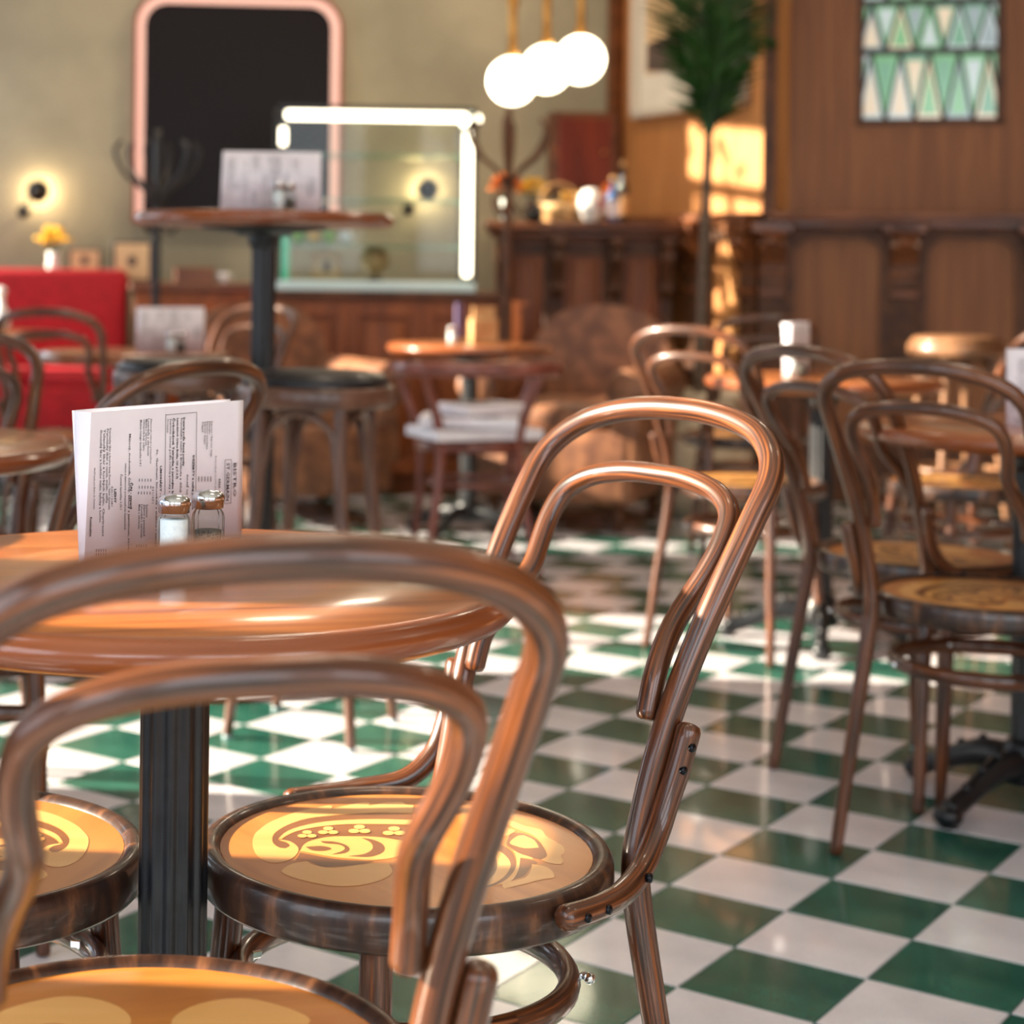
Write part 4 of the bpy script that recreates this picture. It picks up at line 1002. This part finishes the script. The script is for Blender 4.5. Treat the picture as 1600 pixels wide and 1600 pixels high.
def bouquet(name, X, Y, z, r, mat, label, n=26):
    t = thing(name, (X, Y, z), 0, label, 'flowers')
    MB().lathe([(.025, 0), (.035, .03), (.028, .08), (.034, .10)], 20).build('vase', M['whitec'], t)
    b = MB()
    for k in range(n):
        a = random.uniform(0, 2 * PI); u = random.uniform(-.3, 1); rr = r * math.sqrt(1 - u * u) * random.uniform(.6, 1)
        p = Vector((rr * math.cos(a), rr * math.sin(a), .10 + r * .8 + u * r * .8))
        for q in range(5):
            an = q * 2 * PI / 5
            b.sphere(p + Vector((.012 * math.cos(an), .012 * math.sin(an), .004 * math.sin(3 * an))), .011, 6, 4, sc=(1, 1, .5))
    o = b.build('blossoms', mat, t); o['kind'] = 'stuff'
    s_ = MB()
    for k in range(8):
        a = k * PI / 4; s_.tube([(0, 0, .06), (.3 * r * math.cos(a), .3 * r * math.sin(a), .12), (.8 * r * math.cos(a), .8 * r * math.sin(a), .10 + r)], .0025, 5, sub=2)
    s_.build('stems', M['leaf'], t)
    return t
bouquet('orange_flowers', *barxy(790, 9.05), BZ, .075, M['orange'], 'orange flowers in a vase at the left end of the bar ledge')
bouquet('yellow_flowers', *barxy(832, 9.40), BZ, .075, M['yellow'], 'yellow flowers behind the coat stand on the bar ledge')
t = thing('black_pot', (*barxy(832, 9.12), BZ), 0, 'small round black pot on the bar ledge', 'pot')
MB().lathe([(.03, 0), (.048, .02), (.052, .045), (.04, .075), (.036, .08), (.03, .078)], 24).build('body', M['darkg'], t); MB().lathe([(.034, .08), (.01, .092), (.006, .10), (.01, .108), (.002, .112)], 16).build('lid', M['darkg'], t)
t = thing('fruit_basket', (*barxy(872, 9.22), BZ), 0, 'tan wicker basket in the middle of the bar ledge', 'basket')
MB().lathe([(.07, 0), (.09, .06), (.10, .09), (.095, .09), (.085, .06), (.065, .012), (.001, .012)], 28, cap=False).build('bowl', M['beige'], t)
MB().tube([(-.095, 0, .09), (-.07, 0, .16), (0, 0, .19), (.07, 0, .16), (.095, 0, .09)], .006, 8, sub=4).build('handle', M['beige'], t)
for k, (px, Y, r) in enumerate(((880, 9.42, .0), (893, 9.46, .0), (906, 9.42, .0), (919, 9.46, .0), (932, 9.42, .0))):
    x, y = barxy(px, Y)
    t = thing('amber_glass', (x, y, BZ), 0, ('amber drinking glass on the bar ledge, ' + ['leftmost', 'second', 'third', 'fourth', 'rightmost'][k] + ' of the row'), 'glass', 'amber glasses on the bar ledge')
    MB().lathe([(.02, 0), (.022, .004), (.004, .01), (.004, .07), (.022, .09), (.026, .13), (.023, .16), (.021, .16), (.023, .13), (.019, .094), (.001, .084)], 16, cap=False).build('bowl', M['straw'], t)
t = thing('china_jar', (*barxy(922, 9.12), BZ), 0, 'round white china jar with red spot and pouring spout on the bar ledge', 'jar')
MB().lathe([(.03, 0), (.035, .01), (.055, .05), (.062, .09), (.055, .13), (.035, .155), (.02, .16)], 28).build('body', M['whitec'], t)
MB().sphere((.035, -.045, .085), .022, 12, 8, sc=(.8, .5, 1.2)).build('painted_red_spot', M['redp'], t)
t = thing('orange_fruit', (*barxy(948, 9.42), BZ), 0, 'orange ornament standing behind the white china jar', 'ornament')
MB().lathe([(.03, 0), (.01, .02), (.01, .13), (.03, .15), (.034, .17), (.02, .195), (.002, .2)], 20).build('body', M['orange'], t)
def bottle(px, Y, mat, h, r, label, cap):
    t = thing('bottle', (*barxy(px, Y), BZ), 0, label, 'bottle', 'bottles on the bar ledge')
    MB().lathe([(r * .9, 0), (r, .006), (r, h * .55), (r * .85, h * .63), (r * .4, h * .74), (r * .36, h * .93), (r * .45, h * .94), (r * .45, h * .97)], 24).build('body', mat, t)
    MB().lathe([(r * .47, h * .93), (r * .5, h * 1.0), (r * .3, h * 1.02), (.001, h * 1.02)], 16).build('stopper', cap, t)
    MB().lathe([(r * 1.01, h * .12), (r * 1.01, h * .45)], 24, cap=False).build('paper_label', M['paper'] if mat is M['blueg'] else M['beige'], t)
bottle(957, 9.18, M['blueg'], .22, .034, 'blue bottle beside the white china jar', M['beige'])
bottle(972, 9.25, M['darkg'], .30, .030, 'tall dark bottle at the right end of the bar ledge', M['beige'])
t = thing('wall_cabinet', (1.60, my(1.60) - .02, 1.47), math.radians(5.1), 'reddish wooden wall cabinet with dark recessed door above the bar', 'cabinet')
MB().box((0, -.06, .20), (.35, .12, .42), bev=.004).build('body', M['ledge'], t)
MB().box((0, -.122, .20), (.28, .01, .35), bev=.003).build('door', M['redwood'], t)
MB().sphere((.10, -.135, .20), .010, 10, 6).build('knob', M['brass'], t)

# ================================================================== WALL PICTURE
RF = FL @ Matrix.Identity(4)
p0 = P0 + dL * .235; 
t = thing('wall_picture', (p0.x, p0.y, 1.84), math.atan2(dL.y, dL.x), 'large picture in silver frame on the sunlit wood wall behind the palm', 'picture')
PW, PH = 1.04, 1.05
b = MB()
for (x, z, w, h_) in ((.02, PH / 2, .04, PH), (PW - .02, PH / 2, .04, PH), (PW / 2, .02, PW, .04), (PW / 2, PH - .02, PW, .04)): b.box((x, -.03, z), (w, .05, h_), bev=.005)
b.build('frame', M['wframe'], t)
MB().box((PW / 2, -.012, PH / 2), (PW - .06, .01, PH - .06)).build('mount', M['cream'], t)
MB().box((PW / 2, -.019, PH / 2 + .06), (PW - .2, .004, PH - .32)).build('artwork', M['mat_tan'], t)
R = Matrix.Rotation(PI / 2, 4, 'X'); b = MB()
b.prism([(.12, .24), (.3, .22), (.6, .24), (.9, .23), (.9, .45), (.7, .36), (.55, .42), (.45, .34), (.3, .29), (.12, .38)], .021, .023, mat=R)
b.prism([(.35, .45), (.5, .52), (.62, .60), (.5, .56), (.38, .50)], .021, .023, mat=R)
b.build('painted_shapes', M['mat_dark'], t)

# ================================================================== SMALL ITEMS AT THE LEFT
def small_frame(X, Y, z, w, h_, label, fm):
    t = thing('photo_frame', (X, Y, z), math.radians(5), label, 'picture frame', 'small framed pictures at the left')
    R = Matrix.Rotation(math.radians(-6), 4, 'X')
    MB().box((0, 0, h_ / 2), (w, .015, h_), bev=.003, mat=R).build('frame', fm, t)
    MB().box((0, -.009, h_ / 2), (w * .86, .004, h_ * .88), mat=R).build('card', M['mat_tan'], t)
    MB().sphere((0, -.012, h_ / 2), w * .12, 10, 6, sc=(1, .1, 1.2), mat=R).build('printed_mark', M['mat_dark'], t)
small_frame(-.735, 9.42, .963, .20, .205, 'black framed cream print right of the red sofa', M['blackmetal'])
shelf_ = struct(MB().box((-1.40, 9.50, .985), (1.20, .22, .04), bev=.004).build('trim_3', M['ledge']))
small_frame(-.98, 9.48, 1.006, .17, .12, 'low dark frame behind the top of the red sofa', M['blackmetal'])
bouquet('vase_of_flowers', -1.14, 9.48, 1.006, .085, M['yellow'], 'yellow flowers in a vase below the left sconce', 34)
t = thing('wooden_box', (-.42, 9.38, .963), .1, 'small reddish wooden box on the sideboard', 'box')
MB().box((0, 0, .03), (.20, .12, .06), bev=.004).build('body', M['ledge'], t); MB().box((0, 0, .068), (.205, .125, .014), bev=.003).build('lid', M['ledge'], t)
t = thing('white_cup', (-.27, 9.36, .963), 0, 'small white cup on the sideboard', 'cup')
MB().lathe([(.016, 0), (.03, .03), (.032, .05), (.029, .05), (.027, .03), (.001, .006)], 20, cap=False).build('body', M['whitec'], t); MB().tube([(.03, 0, .04), (.045, 0, .035), (.042, 0, .018), (.027, 0, .015)], .003, 6, sub=3).build('handle', M['whitec'], t)
t = thing('white_vase', (-1.20, 8.10, .7532), 0, 'white bottle-shaped vase on the table in front of the red sofa', 'vase')
MB().lathe([(.03, 0), (.042, .02), (.044, .06), (.03, .095), (.018, .12), (.02, .16), (.03, .175)], 24).build('body', M['whitec'], t)
MB().lathe([(.031, .172), (.02, .19), (.002, .195)], 16).build('stopper', M['whitec'], t)
t = thing('napkin_holder', (.82, 7.42, .7532), .2, 'tan napkin holder on the table in front of the counter', 'napkin holder')
MB().box((0, 0, .05), (.11, .05, .10), bev=.005).build('body', M['beige'], t); MB().box((.0, 0, .115), (.09, .012, .06)).build('napkins', M['beige'], t)
t = thing('lilac_card', (.715, 7.34, .7532), .5, 'narrow lilac card on the table in front of the counter', 'card')
MB().box((0, 0, .08), (.032, .012, .16), bev=.002).build('card', M['lilac'], t); MB().box((0, 0, .01), (.06, .04, .02), bev=.002).build('base', M['beige'], t)

# ================================================================== PALM
t = thing('potted_palm', (1.82, 8.05, .003), 0, 'tall palm with slim trunk in a cream stone pot', 'plant')
MB().lathe([(.13, 0), (.17, .04), (.225, .18), (.235, .30), (.20, .43), (.165, .47), (.185, .50), (.19, .53), (.165, .53), (.155, .48), (.001, .47)], 40, cap=False).build('pot', M['pot'], t)
MB().lathe([(.001, .475), (.158, .475)], 24, cap=False).build('soil', M['soil'], t)
trunk = MB().tube([(0, 0, .45), (.01, 0, .8), (.02, 0, 1.2), (.03, 0, 1.62)], [.03, .026, .022, .019], 12, sub=5).build('trunk', M['bark'], t)
def frond(base, tip, sag, w, nl=34, name='frond'):
    b = MB(); Bv, Tv = Vector(base), Vector(tip)
    mid = (Bv + Tv) / 2 + Vector((0, 0, sag))
    C = catmull([Bv, Bv.lerp(mid, .5) + Vector((0, 0, sag * .25)), mid, mid.lerp(Tv, .5) + Vector((0, 0, sag * .25)), Tv], 10)
    b.tube([C[i] for i in range(0, len(C), 4)], [.009 - .0008 * i for i in range(len(range(0, len(C), 4)))], 6, sub=2)
    for k in range(nl):
        f = .12 + .86 * k / nl
        i = min(len(C) - 2, int(f * (len(C) - 1))); p = C[i]; d = (C[i + 1] - C[i]).normalized()
        side = d.cross(Vector((0, -1, 0)))
        if side.length < .1: side = d.cross(Vector((1, 0, 0)))
        side.normalize()
        ln = w * (math.sin(PI * min(1, f * .9 + .12)) * .85 + .25)
        for s in (-1, 1):
            e = p + (side * s * .62 + d * .75).normalized() * ln + Vector((random.uniform(-.02, .02), random.uniform(-.06, .06), -ln * .22))
            m_ = (p + e) / 2 + Vector((0, 0, ln * .06)); wd = .010
            pv = d * wd + Vector((0, wd * .6, 0))
            b.add([p - pv * .3, p + pv * .3, m_ + pv, e, m_ - pv], [(0, 1, 2, 4), (4, 2, 3)])
    return b.build(name, M['leaf'], t)
top = (.03, 0, 1.60)
for tip, sag, w in (((-.27, -.12, 2.62), .03, .20), ((.02, .1, 2.85), .02, .26), ((.30, .0, 2.62), .03, .22), ((.12, -.3, 2.75), .03, .2), ((-.08, -.25, 2.8), .02, .2),
                    ((.14, .05, 2.5), .02, .2), ((-.10, -.05, 2.5), .02, .2), ((.22, .15, 2.5), .02, .2), ((-.12, .2, 2.6), .02, .18), ((.06, -.1, 2.35), .02, .13), ((.0, .1, 2.4), .02, .14), ((.30, -.1, 2.02), .16, .07)):
    frond(top, tip, sag, w)
# ================================================================== HOUSEPLANT BEYOND THE NEAR MENU
t = thing('potted_houseplant', (-.44, 7.33, .003), 0, 'small light green houseplant in a white pot beyond the slanting chair hoop', 'plant')
MB().lathe([(.08, 0), (.10, .02), (.125, .22), (.13, .24), (.115, .24), (.11, .22), (.001, .21)], 28, cap=False).build('pot', M['whitec'], t)
b = MB()
for k in range(120):
    a = random.uniform(0, 2 * PI); u = random.uniform(.1, 1); rr = .2 * random.uniform(.3, 1)
    p = Vector((rr * math.cos(a), rr * math.sin(a), .26 + .25 * u)); d = Vector((math.cos(a), math.sin(a), random.uniform(-.2, .6))).normalized() * .05; w_ = Vector((-math.sin(a), math.cos(a), 0)) * .02
    b.add([p, p + d * .5 + w_, p + d, p + d * .5 - w_], [(0, 1, 2, 3)])
for k in range(10):
    a = k * .63; b.tube([(0, 0, .2), (.05 * math.cos(a), .05 * math.sin(a), .33), (.11 * math.cos(a), .11 * math.sin(a), .46)], .003, 5, sub=2)
b.build('foliage', M['leafl'], t)['kind'] = 'stuff'
